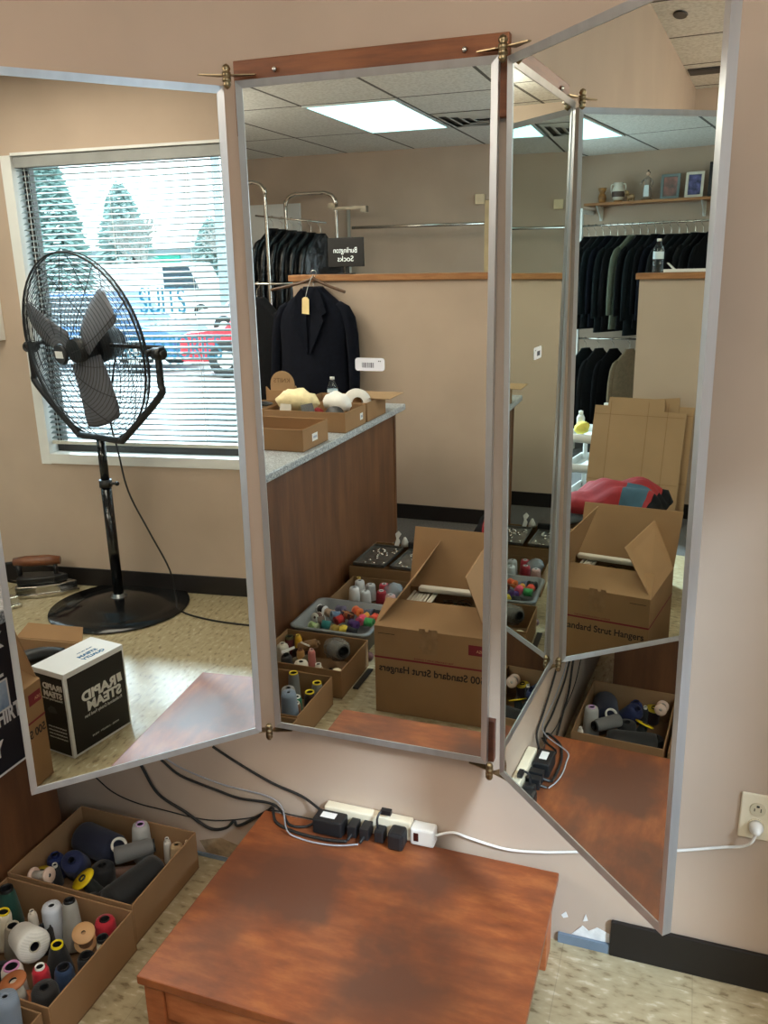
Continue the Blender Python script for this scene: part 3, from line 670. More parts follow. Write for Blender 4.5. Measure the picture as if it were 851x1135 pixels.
cone('broad black cone at the front of the box', (-.312, -.574, .108), .094, .034, .028, (30, 29, 30), (16, 16, 18), .011, (0, 0, 1), G2, stick=.001)
cone('black cone against the counter at the front of the box', (-.545, -.520, .10), .085, .033, .030, (26, 28, 32), (16, 16, 18), .012, (0, 0, 1), G2)
spool('reel with an orange-brown wooden flange behind the blue-grey spool', (-.368, -.588, .060), (-.376, -.596, .128), .016, .029, (196, 186, 170), (172, 104, 62), .3, G2)
cone('low black cone under the big white spool at the counter side', (-.595, -.575, .078), .066, .034, .031, (22, 23, 26), (14, 14, 14), .012, (0, 0, 1), G2, stick=.002)
cone('low navy-black cone in front of the big white spool', (-.480, -.535, .070), .060, .032, .029, (20, 22, 30), (14, 14, 16), .012, (0, 0, 1), G2, stick=.002)
cone('low black cone at the near side between pink-tubed cone and broad black cone', (-.480, -.592, .064), .054, .026, .024, (20, 20, 22), (14, 14, 14), .010, (0, 0, 1), G2, stick=.002)
# yellow-capped box
cone('tall blue-grey spool rising above its box rim', (-.310, -.680, .188), .178, .034, .027, (124, 138, 156), (140, 150, 164), .008, (.02, .08, 1), G3, stick=.001)
cone('grey cone with a yellow cap nearest the back wall of its box', (-.405, -.915, .132), .118, .026, .019, (122, 122, 120), (228, 204, 40), .017, (0, 0, 1), G3, stick=.004)
cone('thick plain grey cone beside the blue-grey spool', (-.385, -.825, .118), .106, .030, .026, (138, 136, 134), (60, 60, 62), .010, (0, 0, 1), G3, stick=.001)
cone('grey cone with a yellow cap in the corner of its box', (-.298, -.896, .116), .10, .027, .019, (138, 138, 132), (228, 204, 40), .017, (0, 0, 1), G3, stick=.004)
cone('dark brown cone with a yellow cap beside the green cone', (-.298, -.828, .112), .098, .026, .019, (58, 36, 34), (228, 204, 40), .017, (0, 0, 1), G3, stick=.004)
cone('green cone with a white tube', (-.330, -.783, .110), .098, .022, .018, (20, 110, 78), (232, 232, 226), .013, (0, 0, 1), G3, stick=.005)
cone('brown cone with a white tube between green cone and blue-grey spool', (-.312, -.738, .112), .10, .021, .017, (146, 108, 84), (232, 228, 220), .013, (0, 0, 1), G3, stick=.005)
cone('pale blue cone against the counter side', (-.44, -.76, .130), .12, .026, .020, (150, 168, 190), (150, 166, 186), .009, (0, 0, 1), G3, stick=.002)
# box by the hanger carton
cone('large white cone at the counter side of the box', (-.575, -1.165, .115), .10, .029, .024, (216, 212, 198), (222, 218, 206), .012, (0, 0, 1), G4)
cone('yellow cone at the back of the box', (-.553, -1.272, .108), .095, .018, .015, (226, 176, 40), (226, 190, 70), .010, (0, 0, 1), G4)
cone('maroon cone with an olive cap', (-.590, -1.262, .102), .09, .022, .018, (96, 24, 30), (96, 92, 56), .018, (0, 0, 1), G4)
o = MB().tube([(.019 * math.cos(i * PI / 8), .019 * math.sin(i * PI / 8), 0) for i in range(16)], .004, 6, closed=True).build('plastic_ring', plain((226, 222, 208), .4), loc=(-.505, -1.24, .094)); o.rotation_euler = (.5, .3, 0); tag(o, 'white plastic ring lying between the yellow cone and the brown rolls', 'ring', G4)
cone('tan cone with a brown tube', (-.505, -1.190, .088), .076, .019, .016, (186, 140, 82), (120, 70, 40), .010, (0, 0, 1), G4)
cone('small pink cone next to the tan cone', (-.455, -1.192, .092), .08, .018, .015, (206, 124, 116), (236, 190, 180), .009, (0, 0, 1), G4)
cone('charcoal cone with a white paper strip laid over it', (-.530, -1.108, .098), .085, .028, .022, (52, 50, 52), (30, 30, 32), .012, (0, 0, 1), G4)
o = MB().slab([(-.565, -1.135, .103), (-.548, -1.10, .105), (-.500, -1.13, .125), (-.512, -1.15, .124)], (.001, .002, .0015)).build('paper_strip', M_LETTERWHITE); tag(o, 'white paper strip folded over the charcoal cone', 'paper', G4)
cone('broad white cone standing at the front of the box', (-.442, -1.062, .106), .094, .031, .027, (222, 216, 200), (60, 54, 48), .009, (0, 0, 1), G4, stick=.001)
cone('beige cone with a white nozzle top', (-.366, -1.062, .094), .075, .027, .018, (182, 162, 138), (232, 228, 220), .012, (.0, 0, 1), G4, stick=.014)
cone('brown roll lying at the back of the box', (-.462, -1.268, .092), .085, .022, .020, (134, 100, 62), (110, 80, 50), .010, (.85, -.3, .25), G4)
cone('olive roll lying beside the brown roll', (-.455, -1.205, .050), .085, .022, .020, (110, 96, 70), (90, 78, 56), .010, (.85, -.3, .2), G4)
bg = cone('grey spool in a crinkled clear plastic bag with a dark open end', (-.306, -1.184, .112), .105, .034, .033, (96, 94, 90), (20, 18, 18), .024, (.70, .62, .22), G4, stick=.002)
q = MB(); rings = []
for i in range(9):
    u = i / 8; rr = .030 + .016 * math.sin(u * PI) ** .5
    rings.append([q.bm.verts.new((rr * (1 + random.uniform(-.16, .16)) * math.cos(a * PI / 8), rr * (1 + random.uniform(-.16, .16)) * math.sin(a * PI / 8), -.025 + .13 * u)) for a in range(16)])
q.loft(rings, cap=False); q.build('plastic_bag', mat_bag('crinkled_bag', (150, 150, 144), .55), bg)
spool('small reel with a cream flat face at the platform side', (-.283, -1.048, .052), (-.276, -1.040, .100), .012, .020, (196, 170, 130), (232, 218, 184), .2, G4)
o = MB().box(-.012, .012, -.09, .09, 0, .006).build('black_strip', M_BLACK, loc=(-.222, -1.183, .001), bevel=.002); tag(o, 'black plastic strip on the floor between the thread box and the hanger carton', 'strip')

cone('dark brown cone lying against the counter side of the box', (-.500, -1.262, .040), .07, .022, .019, (66, 44, 36), (40, 30, 26), .010, (.95, -.2, .0), G4)
cone('cream cone behind the broad white cone', (-.485, -1.140, .060), .05, .018, .016, (222, 206, 170), (200, 180, 140), .009, (0, 0, 1), G4)
cone('black cone in the near platform-side part of the box', (-.335, -1.110, .058), .05, .020, .018, (26, 26, 28), (16, 16, 18), .009, (0, 0, 1), G4)
# grey plastic tub
tb = thing('plastic_tub', 'grey plastic tub full of small coloured thread spools', 'tub', (-.448, -1.515, .001), TB)
def rr_ring(mb, a, b_, r, z, n=4):
    out = []
    for sx, sy, a0 in ((1, 1, 0), (-1, 1, 90), (-1, -1, 180), (1, -1, 270)):
        for k in range(n + 1):
            an = math.radians(a0 + 90 * k / n); out.append(mb.bm.verts.new((sx * (a - r) + r * math.cos(an), sy * (b_ - r) + r * math.sin(an), z)))
    return out
q = MB()
q.loft([rr_ring(q, .155, .145, .03, 0), rr_ring(q, .176, .165, .035, .105), rr_ring(q, .188, .176, .038, .105), rr_ring(q, .188, .176, .038, .117), rr_ring(q, .172, .161, .034, .117), rr_ring(q, .152, .142, .03, .005)], cap=True)
q.build('shell', M_GREYTUB, tb)
M_tubz = .03
tubs = [
 ('brown-wound reel with white flanges at the counter side of the tub', (-.585, -1.545), (92, 56, 44), (224, 220, 210)),
 ('grey-brown reel with a white flange next to the brown reel', (-.545, -1.500), (120, 106, 96), (196, 200, 196)),
 ('black reel with a white end at the back of the tub', (-.585, -1.605), (28, 28, 32), (222, 222, 224)),
 ('beige reel behind the grey-brown reel', (-.545, -1.600), (190, 164, 140), (180, 160, 140)),
 ('dull purple reel in the tub', (-.505, -1.640), (98, 92, 120), (110, 104, 130)),
 ('sky blue reel in the tub', (-.500, -1.560), (108, 142, 176), (150, 170, 190)),
 ('rust orange reel in the middle of the tub', (-.452, -1.600), (176, 84, 40), (70, 34, 24)),
 ('small red reel beside the rust orange one', (-.470, -1.530), (196, 44, 40), (150, 40, 36)),
 ('teal reel near the front of the tub', (-.500, -1.450), (36, 122, 120), (60, 120, 118)),
 ('olive yellow reel at the front of the tub', (-.450, -1.440), (176, 148, 50), (160, 136, 60)),
 ('bright yellow reel at the front of the tub', (-.405, -1.425), (234, 208, 48), (226, 200, 70)),
 ('black reel at the front right of the tub', (-.362, -1.415), (24, 24, 28), (40, 40, 44)),
 ('deep purple reel right of the middle', (-.392, -1.515), (70, 36, 110), (86, 56, 124)),
 ('neon pink reel beside the deep purple one', (-.372, -1.560), (236, 64, 108), (240, 110, 140)),
 ('orange reel by the wooden stick', (-.418, -1.632), (232, 96, 44), (236, 130, 70)),
 ('golden yellow reel behind the orange reel', (-.372, -1.602), (236, 176, 70), (236, 190, 100)),
 ('coral red reel at the carton side', (-.322, -1.590), (232, 76, 50), (226, 100, 80)),
 ('leaf green reel at the carton side of the tub', (-.322, -1.530), (66, 170, 96), (90, 170, 110)),
 ('dusty pink-grey reel near the back', (-.330, -1.575), (150, 110, 120), (140, 110, 116)),
 ('slate blue reel in the back corner', (-.362, -1.640), (92, 104, 130), (110, 118, 140)),
 ('black reel in the far back corner', (-.318, -1.632), (22, 22, 26), (36, 36, 40)),
 ('mint reel at the left front of the tub', (-.555, -1.440), (160, 190, 130), (190, 200, 160)),
]
for i, (lb, (x, y), c, cf) in enumerate(tubs):
    an = random.uniform(0, PI); l = .040
    zc = .082 + .012 * ((i * 7) % 3) / 2
    d = V((math.cos(an), math.sin(an), random.uniform(-.15, .25))).normalized() * l * .5
    c0 = V((x, y, zc)) - d; c1 = V((x, y, zc)) + d
    spool(lb, c0, c1, .019, .0215, c, cf, .3, G5, fl=.003)
o = MB().box(-.004, .004, -.07, .07, -.0015, .0015).build('wooden_stick', M_OAK, loc=(-.428, -1.535, .125)); o.rotation_euler = (.22, 0, -.75); tag(o, 'flat wooden stick lying across the spools in the grey tub', 'stick', G5)
o = MB().sphere((0, 0, 0), .026, 12, 8, (1, 1, .8)).build('yarn_ball', thread((92, 46, 40))).__class__ and None
o = bpy.data.objects['yarn_ball']; o.location = (-.262, -1.345, .022); tag(o, 'dark maroon yarn ball on the floor between tub and carton', 'yarn', TB)

# shiny cones
sh = [('pearly white cone at the counter side, behind the others', (-.548, -1.995), (214, 220, 224)), ('pearly white cone at the counter side, in front', (-.540, -1.900), (226, 230, 232)),
      ('pale grey cone leaning in front of the white cones', (-.470, -1.870), (196, 202, 206)), ('silver-grey cone in the middle of the box', (-.478, -1.965), (176, 182, 184)),
      ('red cone with a clear top', (-.412, -1.985), (170, 40, 60)), ('dark red cone in front', (-.395, -1.895), (150, 26, 44)), ('pinkish cone by the carton side', (-.335, -1.860), (186, 150, 146))]
for lb, (x, y), c in sh:
    cone(lb, (x, y, .098), .085, .030, .024, c, (200, 204, 208), .012, (0, 0, 1), G6, stick=.002)
cone('gold-topped dark cone at the back of the box', (-.560, -1.715 - .3 + .0, .10), .04, .012, .010, (50, 40, 30), (206, 176, 90), .010, (0, 0, 1), G6)
q = MB(); rings = []
for i in range(8):
    u = i / 7; rr = .002 + .045 * math.sin(u * PI) ** .6
    rings.append([q.bm.verts.new((rr * (1 + random.uniform(-.2, .2)) * math.cos(a * PI / 8), rr * (1 + random.uniform(-.2, .2)) * math.sin(a * PI / 8), .09 * u)) for a in range(16)])
q.loft(rings); o = q.build('plastic_bag', mat_bag('zip_bag', (176, 190, 200), .5), loc=(-.352, -1.955, .035)); tag(o, 'crumpled clear plastic bag on the shiny cones', 'bag')
# trays on the box
def tray(label, x, y, rz, a, b_):
    t = thing('metal_tray', label, 'tray', (x, y, .1465), None, (0, 0, rz))
    q = MB().box(-a, a, -b_, b_, 0, .004).box(-a, a, -b_, -b_ + .004, .004, .014).box(-a, a, b_ - .004, b_, .004, .014).box(-a, -a + .004, -b_, b_, .004, .014).box(a - .004, a, -b_, b_, .004, .014)
    q.build('pan', mat('dull_steel', (120, 122, 120), .35, .8, var=.25, scale=25), t)
    q = MB()
    for k in range(26):
        px, py = random.uniform(-a + .02, a - .02), random.uniform(-b_ + .02, b_ - .02)
        q.lathe([(.009, .004), (.009, .007), (.004, .008)], 10, Matrix.Translation((px, py, 0)))
    s_ = q.build('metal_buttons', M_CHROME, t); s_['kind'] = 'stuff'
tray('flat steel tray of small metal buttons nearest the counter', -.528, -2.235, .02, .085, .155)
tray('flat steel tray of small metal buttons beside the hanger carton', -.315, -2.22, .06, .095, .14)
o = MB().slab([(-.012, 0, 0), (.012, 0, 0), (.016, 0, .03), (.006, 0, .045), (.018, 0, .07), (.0, 0, .085), (-.016, 0, .065), (-.006, 0, .04)], (0, .004, 0)).build('paper_tag', M_LETTERWHITE, loc=(-.495, -2.43, .1465)); o.rotation_euler = (.15, .1, 0); tag(o, 'white paper tag standing behind the metal trays', 'tag')
o = MB().lathe([(.022, 0), (.02, .02), (.008, .045), (.006, .05)], 14).build('small_funnel', plain((206, 204, 198), .3), loc=(-.45, -2.44, .1465)); tag(o, 'small white cone-shaped cap behind the metal trays', 'cap')
o = MB().box(-.09, .09, -.05, .05, 0, .05).build('black_case', M_BLACK, loc=(-.32, -2.415, .1465), bevel=.008); tag(o, 'black case behind the metal trays', 'case')

# ================================================================== HANGER CARTON
hx0, hx1, hy0, hy1, hh = -.085, .345, -1.395, -.962, .352
hc = thing('hanger_carton', 'large open cardboard hanger carton with black printing behind the platform', 'box', ((hx0 + hx1) / 2, (hy0 + hy1) / 2, .001))
a, b_ = (hx1 - hx0) / 2, (hy1 - hy0) / 2; th = .005
MB().box(-a, a, -b_, b_, 0, th).build('base', M_CARD, hc)
for (p, q_, r, s) in ((-a, a, -b_, -b_ + th), (-a, -a + th, -b_ + th, b_ - th), (a - th, a, -b_ + th, b_ - th)):
    MB().box(p, q_, r, s, th, hh).build('side_panel', M_CARD, hc, bevel=.001, seg=1)
fr = MB().box(-a, a, b_ - th, b_, th, hh).build('front_panel', M_CARD, hc, bevel=.001, seg=1)
ox, oy = (hx0 + hx1) / 2, (hy0 + hy1) / 2
def flap(pts, th_=(0, 0, .004)):
    MB().slab([V((x - ox, y - oy, z - .001)) for x, y, z in pts], th_).build('flap', M_CARD, hc)
flap([(hx0, hy1, hh), (hx1, hy1, hh), (hx1 - .005, hy1 - .108, hh + .070), (hx0 + .012, hy1 - .108, hh + .070)][::1], (0, 0, .004))
flap([(hx0, hy0, hh), (hx1, hy0, hh), (hx1 + .005, hy0 - .10, hh + .222), (hx0 - .005, hy0 - .10, hh + .226)], (0, -.004, 0))
flap([(hx0, hy1 - .01, hh), (hx0, hy0 + .01, hh), (.023, -1.50, .532), (.045, -1.045, .527)], (.004, 0, .001))
flap([(hx1, hy0 + .01, hh), (hx1, hy1 - .01, hh), (.262, hy1 - .005, .580), (.258, hy0 + .018, .594)], (-.004, 0, 0))
fx = lambda x, z: (x - ox, b_ + .0006, z - .001)
rl = MB().box(-a, a, b_ + .0002, b_ + .0008, .226, .233); rl.build('printed_line', M_INKRED, fr)
MB().box(-a - .0008, -a - .0002, -b_, b_, .226, .233).box(a + .0002, a + .0008, -b_, b_, .226, .233).build('printed_line', M_INKRED, hc)
text('lettering', '500 Standard Strut Hangers', .04, frame_m(fx(.338, .176), (-1, 0, 0), (0, 0, 1)), M_INKBLK, fr, width=.405, bold=.0007)
text('lettering', 'THE CLEANERS SUPPLY CHOICE', .008, frame_m(fx(.22, .238), (-1, 0, 0), (0, 0, 1)), M_INKRED, fr, width=.15)
lg = MB().box(.275 - ox, .337 - ox, b_ + .0002, b_ + .0007, .285, .325); lg.build('logo_patch', M_INKRED, fr)
text('lettering', 'USA', .016, frame_m((.333 - ox, b_ + .0009, .297), (-1, 0, 0), (0, 0, 1)), mat('printed_tan', (206, 150, 120), .8), fr)
MB().box(hx0 + .015 - ox, hx0 + .08 - ox, b_ + .0002, b_ + .0006, .326, .328).build('printed_line', M_INKBLK, fr)
q = MB(); g = [(x / 6 * .07 - .035, y / 5 * .10) for x in range(7) for y in range(6)]
vs = [q.bm.verts.new((.125 - ox + x, b_ + .0012 + random.uniform(0, .002), .265 - .0 + z)) for x, z in g]
for x in range(6):
    for y in range(5):
        if random.random() < .92: q.bm.faces.new((vs[x * 6 + y], vs[x * 6 + y + 1], vs[(x + 1) * 6 + y + 1], vs[(x + 1) * 6 + y]))
q.build('packing_tape', mat('clear_tape', (150, 120, 90), .10, var=.12, scale=30), fr)
text('lettering', '500', .036, frame_m((a + .0008, .10, .16), (0, 1, 0), (0, 0, 1)), M_INKBLK, hc)
# hangers in the carton
HG = 'white strut hangers in the carton'
hz0 = .335
def hanger_mesh():
    q = MB(); q.tube([(0, -.155, 0), (0, .155, 0)], .0056, 8, 0)
    q.tube(smoothpath([(0, -.155, 0), (.0, -.12, .03), (0, -.02, .062), (0, 0, .068), (.0, .002, .085), (0, .016, .098), (0, .018, .082)]), .0014, 5, 1)
    q.tube(smoothpath([(0, .155, 0), (0, .12, .03), (0, .02, .062), (0, 0, .068)]), .0014, 5, 1)
    return q
ordn = ['first', 'second', 'third', 'fourth', 'fifth', 'sixth', 'seventh', 'eighth', 'ninth', 'tenth', 'eleventh', 'twelfth', 'thirteenth', 'fourteenth', 'fifteenth', 'sixteenth', 'seventeenth', 'eighteenth', 'nineteenth', 'twentieth']
h0 = None
M_STRUT = mat('white_strut_tube', (224, 218, 204), .7, var=.04)
xs = [-.055 + .0135 * i for i in range(8)] + [.250 + .0135 * i for i in range(5)]
for i, x in enumerate(xs):
    if h0 is None: o = h0 = hanger_mesh().build('strut_hanger', [M_STRUT, plain((34, 34, 36), .4, .6)])
    else: o = h0.copy(); COL.objects.link(o)
    o.location = (x, -1.222 + .004 * (i % 3), hz0); o.rotation_euler = (PI, 0, PI + random.uniform(-.02, .02) if i % 2 else random.uniform(-.02, .02))
    side = 'counter' if i < 8 else 'window'; k = i if i < 8 else len(xs) - 1 - i
    tag(o, '%s white-tubed hanger from the %s side in the open carton' % (ordn[k], side), 'hanger', HG)
q = MB()
for k in range(60):
    y = random.uniform(-1.34, -1.02); x = random.uniform(.085, .20); z = random.uniform(.316, .332)
    q.tube([(x - .03, y + random.uniform(-.03, .03), z), (x, y, z + .01), (x + .03, y + random.uniform(-.03, .03), z)], .0016, 4)
q.box(.05, .23, -1.34, -1.0, .18, .305)
o = q.build('hanger_wires', mat('dark_wire', (40, 36, 28), .35, .7, var=.3, scale=60)); tag(o, 'tangle of dark hanger wires filling the middle of the open carton', 'hangers', kind='stuff')
o = MB().box(-.185, .185, -.02, .02, 0, .022).build('paper_tube', M_STRUT, loc=(.15, -1.366, .345), bevel=.008); o.rotation_euler = (0, 0, .0); tag(o, 'long white paper strut lying along the far side of the open carton', 'tube')

# ================================================================== RAPID STEAM BOX
A = V((.432, -.938, 0)); ux = V((.967, .255, 0)).normalized(); uy = V((.255, -.967, 0)).normalized()
Ms = frame_m((A.x, A.y, .001), ux, -uy)
sb = thing('steam_iron_box', 'black and white printed steam iron carton on the floor by the hanger carton', 'box'); sb.matrix_local = Ms
bw, bd, bh = .275, .162, .325
MB().box(0, bw, -bd, 0, 0, bh).build('carton', mat('glossy_white_card', (226, 228, 232), .35, var=.02), sb, bevel=.002)
MB().box(.012, bw - .008, .0002, .001, .010, bh - .020).build('front_print', mat('print_black', (12, 12, 14), .6, var=.05), sb)
MB().box(-.001, -.0002, -bd + .008, -.010, .008, bh - .020).build('end_print', MATS['print_black'], sb)
fm = lambda x, z: frame_m((x, .0012, z), (-1, 0, 0), (0, 0, 1))
text('lettering', 'RAPID', .05, fm(.225, .190), M_LETTERWHITE, sb, width=.160, bold=.0022)
text('lettering', 'STEAM', .05, fm(.243, .148), M_LETTERWHITE, sb, width=.160, bold=.0022)
MB().slab([(.253, .0012, .192), (.232, .0012, .192), (.228, .0012, .226), (.249, .0012, .226)], (0, .0003, 0)).build('logo_mark', M_LETTERWHITE, sb)
text('lettering', 'Professional Gravity Feed Iron', .018, fm(.243, .126), M_LETTERWHITE, sb, width=.175)
text('lettering', 'MODEL - CAPACITY - VOLTS', .009, fm(.215, .042), M_LETTERWHITE, sb, width=.125)
fe = lambda y, z: frame_m((-.0012, y, z), (0, -1, 0), (0, 0, 1))
text('lettering', 'RAPID', .03, fe(-.026, .255), M_LETTERWHITE, sb, width=.085, bold=.0014)
text('lettering', 'STEAM', .03, fe(-.020, .226), M_LETTERWHITE, sb, width=.092, bold=.0014)
MB().slab([(-.0012, -.015, .256), (-.0012, -.023, .256), (-.0012, -.024, .277), (-.0012, -.016, .277)], (-.0003, 0, 0)).build('logo_mark', M_LETTERWHITE, sb)
text('lettering', 'Professional Gravity Feed Iron', .012, fe(-.020, .213), M_LETTERWHITE, sb, width=.10)
for k in range(4): text('lettering', 'Gravity feed bottle iron system', .008, fe(-.02, .105 - .014 * k), M_LETTERWHITE, sb, width=.09)
q = MB().slab([(-.0011, -.055, .165), (-.0011, -.095, .160), (-.0011, -.105, .172), (-.0011, -.085, .190), (-.0011, -.065, .186)], (-.0003, 0, 0)); q.build('iron_picture', plain((52, 52, 56)), sb)
ft = lambda x, y: frame_m((x, y, bh + .0004), (-1, 0, 0), (0, -1, 0))
text('lettering', 'QUALITY', .022, ft(.215, -.045 + .02), M_INKBLUE, sb, width=.10, bold=.001)
text('lettering', 'STEAM', .022, ft(.205, -.052), M_INKBLUE, sb, width=.085, bold=.001)
text('lettering', 'Handle with care', .010, ft(.21, -.085), M_INKBLUE, sb, width=.07)

# open box behind it
ob = carton('open_box', 'small open cardboard box with black things inside, behind the steam iron carton', .50, .84, -1.44, -1.135, .24)
MB().slab([(-.17, -.1525, .24), (.17, -.1525, .24), (.16, -.25, .27), (-.16, -.25, .27)], (0, 0, .004)).build('flap', M_CARD, ob)
MB().slab([(.17, -.15, .24), (.17, .15, .24), (.215, .13, .285), (.215, -.12, .285)], (0, .0, .004)).build('flap', M_CARD, ob)
q = MB().tube(smoothpath([(-.12, .05, .2), (-.03, .0, .235), (.05, .05, .24), (.12, .09, .21)]), .03, 8).tube(smoothpath([(-.13, -.05, .16), (.0, -.08, .2), (.1, -.03, .2)]), .035, 8)
q.build('dark_hose', M_BLACK, loc=(.67, -1.29, .0)); tag(bpy.data.objects['dark_hose'], 'black coiled hoses lying in the small open box', 'hose')

# ================================================================== PEDESTAL FAN
fx_, fy_ = 1.745, -1.535
fan = thing('pedestal_fan', 'tall black pedestal fan with a round wire cage in front of the window', 'fan', (fx_, fy_, .001))
MB().lathe([(.341, 0), (.350, .004), (.348, .010), (.262, .015), (.245, .020), (.20, .040), (.11, .056), (.06, .060), (.0005, .058)], 56).build('base', M_BLACKG, fan)
MB().lathe([(.052, .050), (.05, .056), (.032, .062), (.0305, .075), (.0005, .076)], 24).build('base_collar', mat('grey_steel', (130, 132, 134), .3, .9), fan)
MB().cyl((0, 0, .07), (0, 0, .66), .026, n=20).cyl((0, 0, .66), (0, 0, .875), .021, n=20).build('pole', M_BLACKG, fan)
MB().cyl((0, 0, .635), (0, 0, .672), .031, n=20).cyl((0, 0, .654), (.0, .055, .654), .007, n=8).sphere((0, .062, .654), .012, 10, 6).build('collar', M_BLACK, fan)
ax = V((-.93, -.37, 0)).normalized(); ax = (ax + V((0, 0, -.125))).normalized()
pp_ = V((-ax.y, ax.x, 0)).normalized()   # sideways
up = ax.cross(pp_)
if up.z < 0: up = -up
hc_ = V((0, 0, 1.308)) + V((ax.x, ax.y, 0)) * .045
def yo(s, z): return V((0, 0, z)) + pp_ * s
R_ = .438
yk = MB().tube(smoothpath([yo(-R_ - .045, 1.300), yo(-R_ - .045, 1.17), yo(-R_ - .03, 1.11), yo(-.20, .905), yo(-.15, .882), yo(0, .882), yo(.15, .882), yo(.20, .905), yo(R_ + .03, 1.11), yo(R_ + .045, 1.17), yo(R_ + .045, 1.300)], 4), .0165, 10)
for s in (-1, 1):
    yk.cyl(yo(s * (R_ - .01), 1.3), yo(s * (R_ + .085), 1.3), .016, n=12); yk.cyl(yo(s * (R_ + .02), 1.3), yo(s * (R_ + .075), 1.3), .027, n=14)
yk.build('yoke', M_BLACK, fan)
def circ(c, r, n=48): return [c + r * (math.cos(2 * PI * i / n) * pp_ + math.sin(2 * PI * i / n) * up) for i in range(n)]
cg = MB(); cg.tube(circ(hc_, R_), .005, 8, closed=True); cg.tube(circ(hc_ - ax * .022, R_ + .002), .0036, 6, closed=True)
cg.build('cage_rim', M_BLACK, fan)
def dome(r, d): return d * (1 - (r / R_) ** 2.6)
for nm, sgn, dep in (('front_grille', 1, .115), ('rear_grille', -1, .13)):
    gq = MB(); off = -.022 if sgn < 0 else 0
    nr = 27
    for i in range(2, nr):
        r = R_ * i / nr
        gq.tube(circ(hc_ + ax * (sgn * dome(r, dep) + off), r, 40), .0015, 4, closed=True)
    for k in range(12):
        an = 2 * PI * k / 12; pts = []
        for i in range(2, 11):
            r = R_ * i / 10; tw = an + .5 * sgn * (1 - r / R_)
            pts.append(hc_ + ax * (sgn * dome(r, dep) + off) + r * (math.cos(tw) * pp_ + math.sin(tw) * up))
        gq.tube(pts, .0018, 4)
    gq.build(nm, M_BLACK, fan)
MB().cyl(hc_ + ax * .108, hc_ + ax * .122, .050, .042, 24).build('badge_disc', M_BLACK, fan)
MB().slab([hc_ + ax * .1225 + pp_ * sx * .028 + up * sz * .016 for sx, sz in ((-1, -1), (1, -1), (1, 1), (-1, 1))], ax * .0008).build('badge_label', M_LETTERWHITE, fan)
MB().cyl(hc_ - ax * .19, hc_ - ax * .055, .075, .09, 20).cyl(hc_ - ax * .22, hc_ - ax * .19, .05, .075, 20).build('motor', M_BLACK, fan)
MB().tube([hc_ - ax * .10 - pp_ * (R_ + .02), hc_ - ax * .10 + pp_ * (R_ + .02)], .010, 8).tube([hc_ - ax * .10 - pp_ * (R_ + .02), hc_ - pp_ * (R_ + .02)], .010, 8).tube([hc_ - ax * .10 + pp_ * (R_ + .02), hc_ + pp_ * (R_ + .02)], .010, 8).build('motor_bracket', M_BLACK, fan)
MB().cyl(hc_ - ax * .055, hc_ + ax * .045, .062, .055, 20).build('hub', M_BLACK, fan)
for k in range(3):
    an = math.radians(-105 + 120 * k)
    rd = math.cos(an) * pp_ + math.sin(an) * up; tg = -math.sin(an) * pp_ + math.cos(an) * up
    q = MB(); grid = []
    for i in range(9):
        u = i / 8; r = .05 + .315 * u; wd = .078 + .026 * u - .012 * (u > .95)
        row = []
        for j in range(6):
            v = (j / 5 - .5) * 2
            pt_ = hc_ + rd * (r - .018 * v * v * u) + tg * (wd * v + .045 * u * u) + ax * (.030 * v + .012 * (1 - v * v))
            row.append(q.bm.verts.new(pt_))
        grid.append(row)
    for i in range(8):
        for j in range(5):
            f = q.bm.faces.new((grid[i][j], grid[i + 1][j], grid[i + 1][j + 1], grid[i][j + 1])); f.smooth = True
    bo = q.build('blade', M_BLADE, fan); sd = bo.modifiers.new('Solid', 'SOLIDIFY'); sd.thickness = .004
cp = [hc_ - ax * .2 + V((0, 0, -.03)), V((.06, .03, 1.0)), V((.055, .055, .80)), V((.05, .09, .60)), V((.05, .18, .40)), V((.055, .27, .20)), V((.04, .30, .06)), V((.0, .335, .006)), V((-.08, .52, .006)), V((-.11, .75, .006)), V((-.10, 1.0, .006))]
MB().tube(smoothpath(cp, 6), .0045, 6).build('power_cord', M_RUBBER, fan)

# ------------------------------------------------------------------ irons by the wall
def iron(label, x, y, rz, tilt):
    t = thing('steam_iron', label, 'iron', (x, y, .004), 'irons on the floor by the window wall', (tilt, 0, rz))
    sole = [(-.05, -.10), (.05, -.10), (.052, -.02), (.035, .06), (.0, .115), (-.035, .06), (-.052, -.02)]
    MB().slab([(a, b2, 0) for a, b2 in sole], (0, 0, .012)).build('soleplate', M_CHROME, t, bevel=.002)
    MB().slab([(a * .95, b2 * .95, .0125) for a, b2 in sole], (0, 0, .03)).build('skirt', mat('steel_polished', (188, 188, 186), .14, 1.0), t, bevel=.004)
    MB().slab([(a * .72, b2 * .8 - .01, .0428) for a, b2 in sole], (0, 0, .028)).build('housing', M_BLACK, t, bevel=.006)
    MB().tube([(0, -.085, .068), (0, -.085, .115)], .009, 8).tube([(0, .04, .068), (0, .04, .112)], .008, 8).build('handle_post', M_BLACK, t)
    MB().tube([(0, -.10, .122), (0, -.06, .122), (0, .02, .122), (0, .06, .120)], [.014, .019, .019, .014], 12).build('handle', mat_wood('iron_handle_wood', (92, 52, 30), (112, 66, 40), (128, 80, 50), .4, 10, (6, 1, 6)), t)
    MB().tube(smoothpath([(0, -.10, .12), (.0, -.15, .11), (.04, -.16, .05), (.09, -.12, .012), (.10, -.02, .008)]), .005, 6).build('cord', M_RUBBER, t)
    t.scale = (1.5, 1.5, 1.5)
    return t
iron('chrome clothes iron with a brown wooden handle lying by the baseboard', 1.85, -2.035, -.35, 0.0)
iron('black and chrome clothes iron on the floor, second from the fan', 1.585, -2.20, -.35, 0.0)
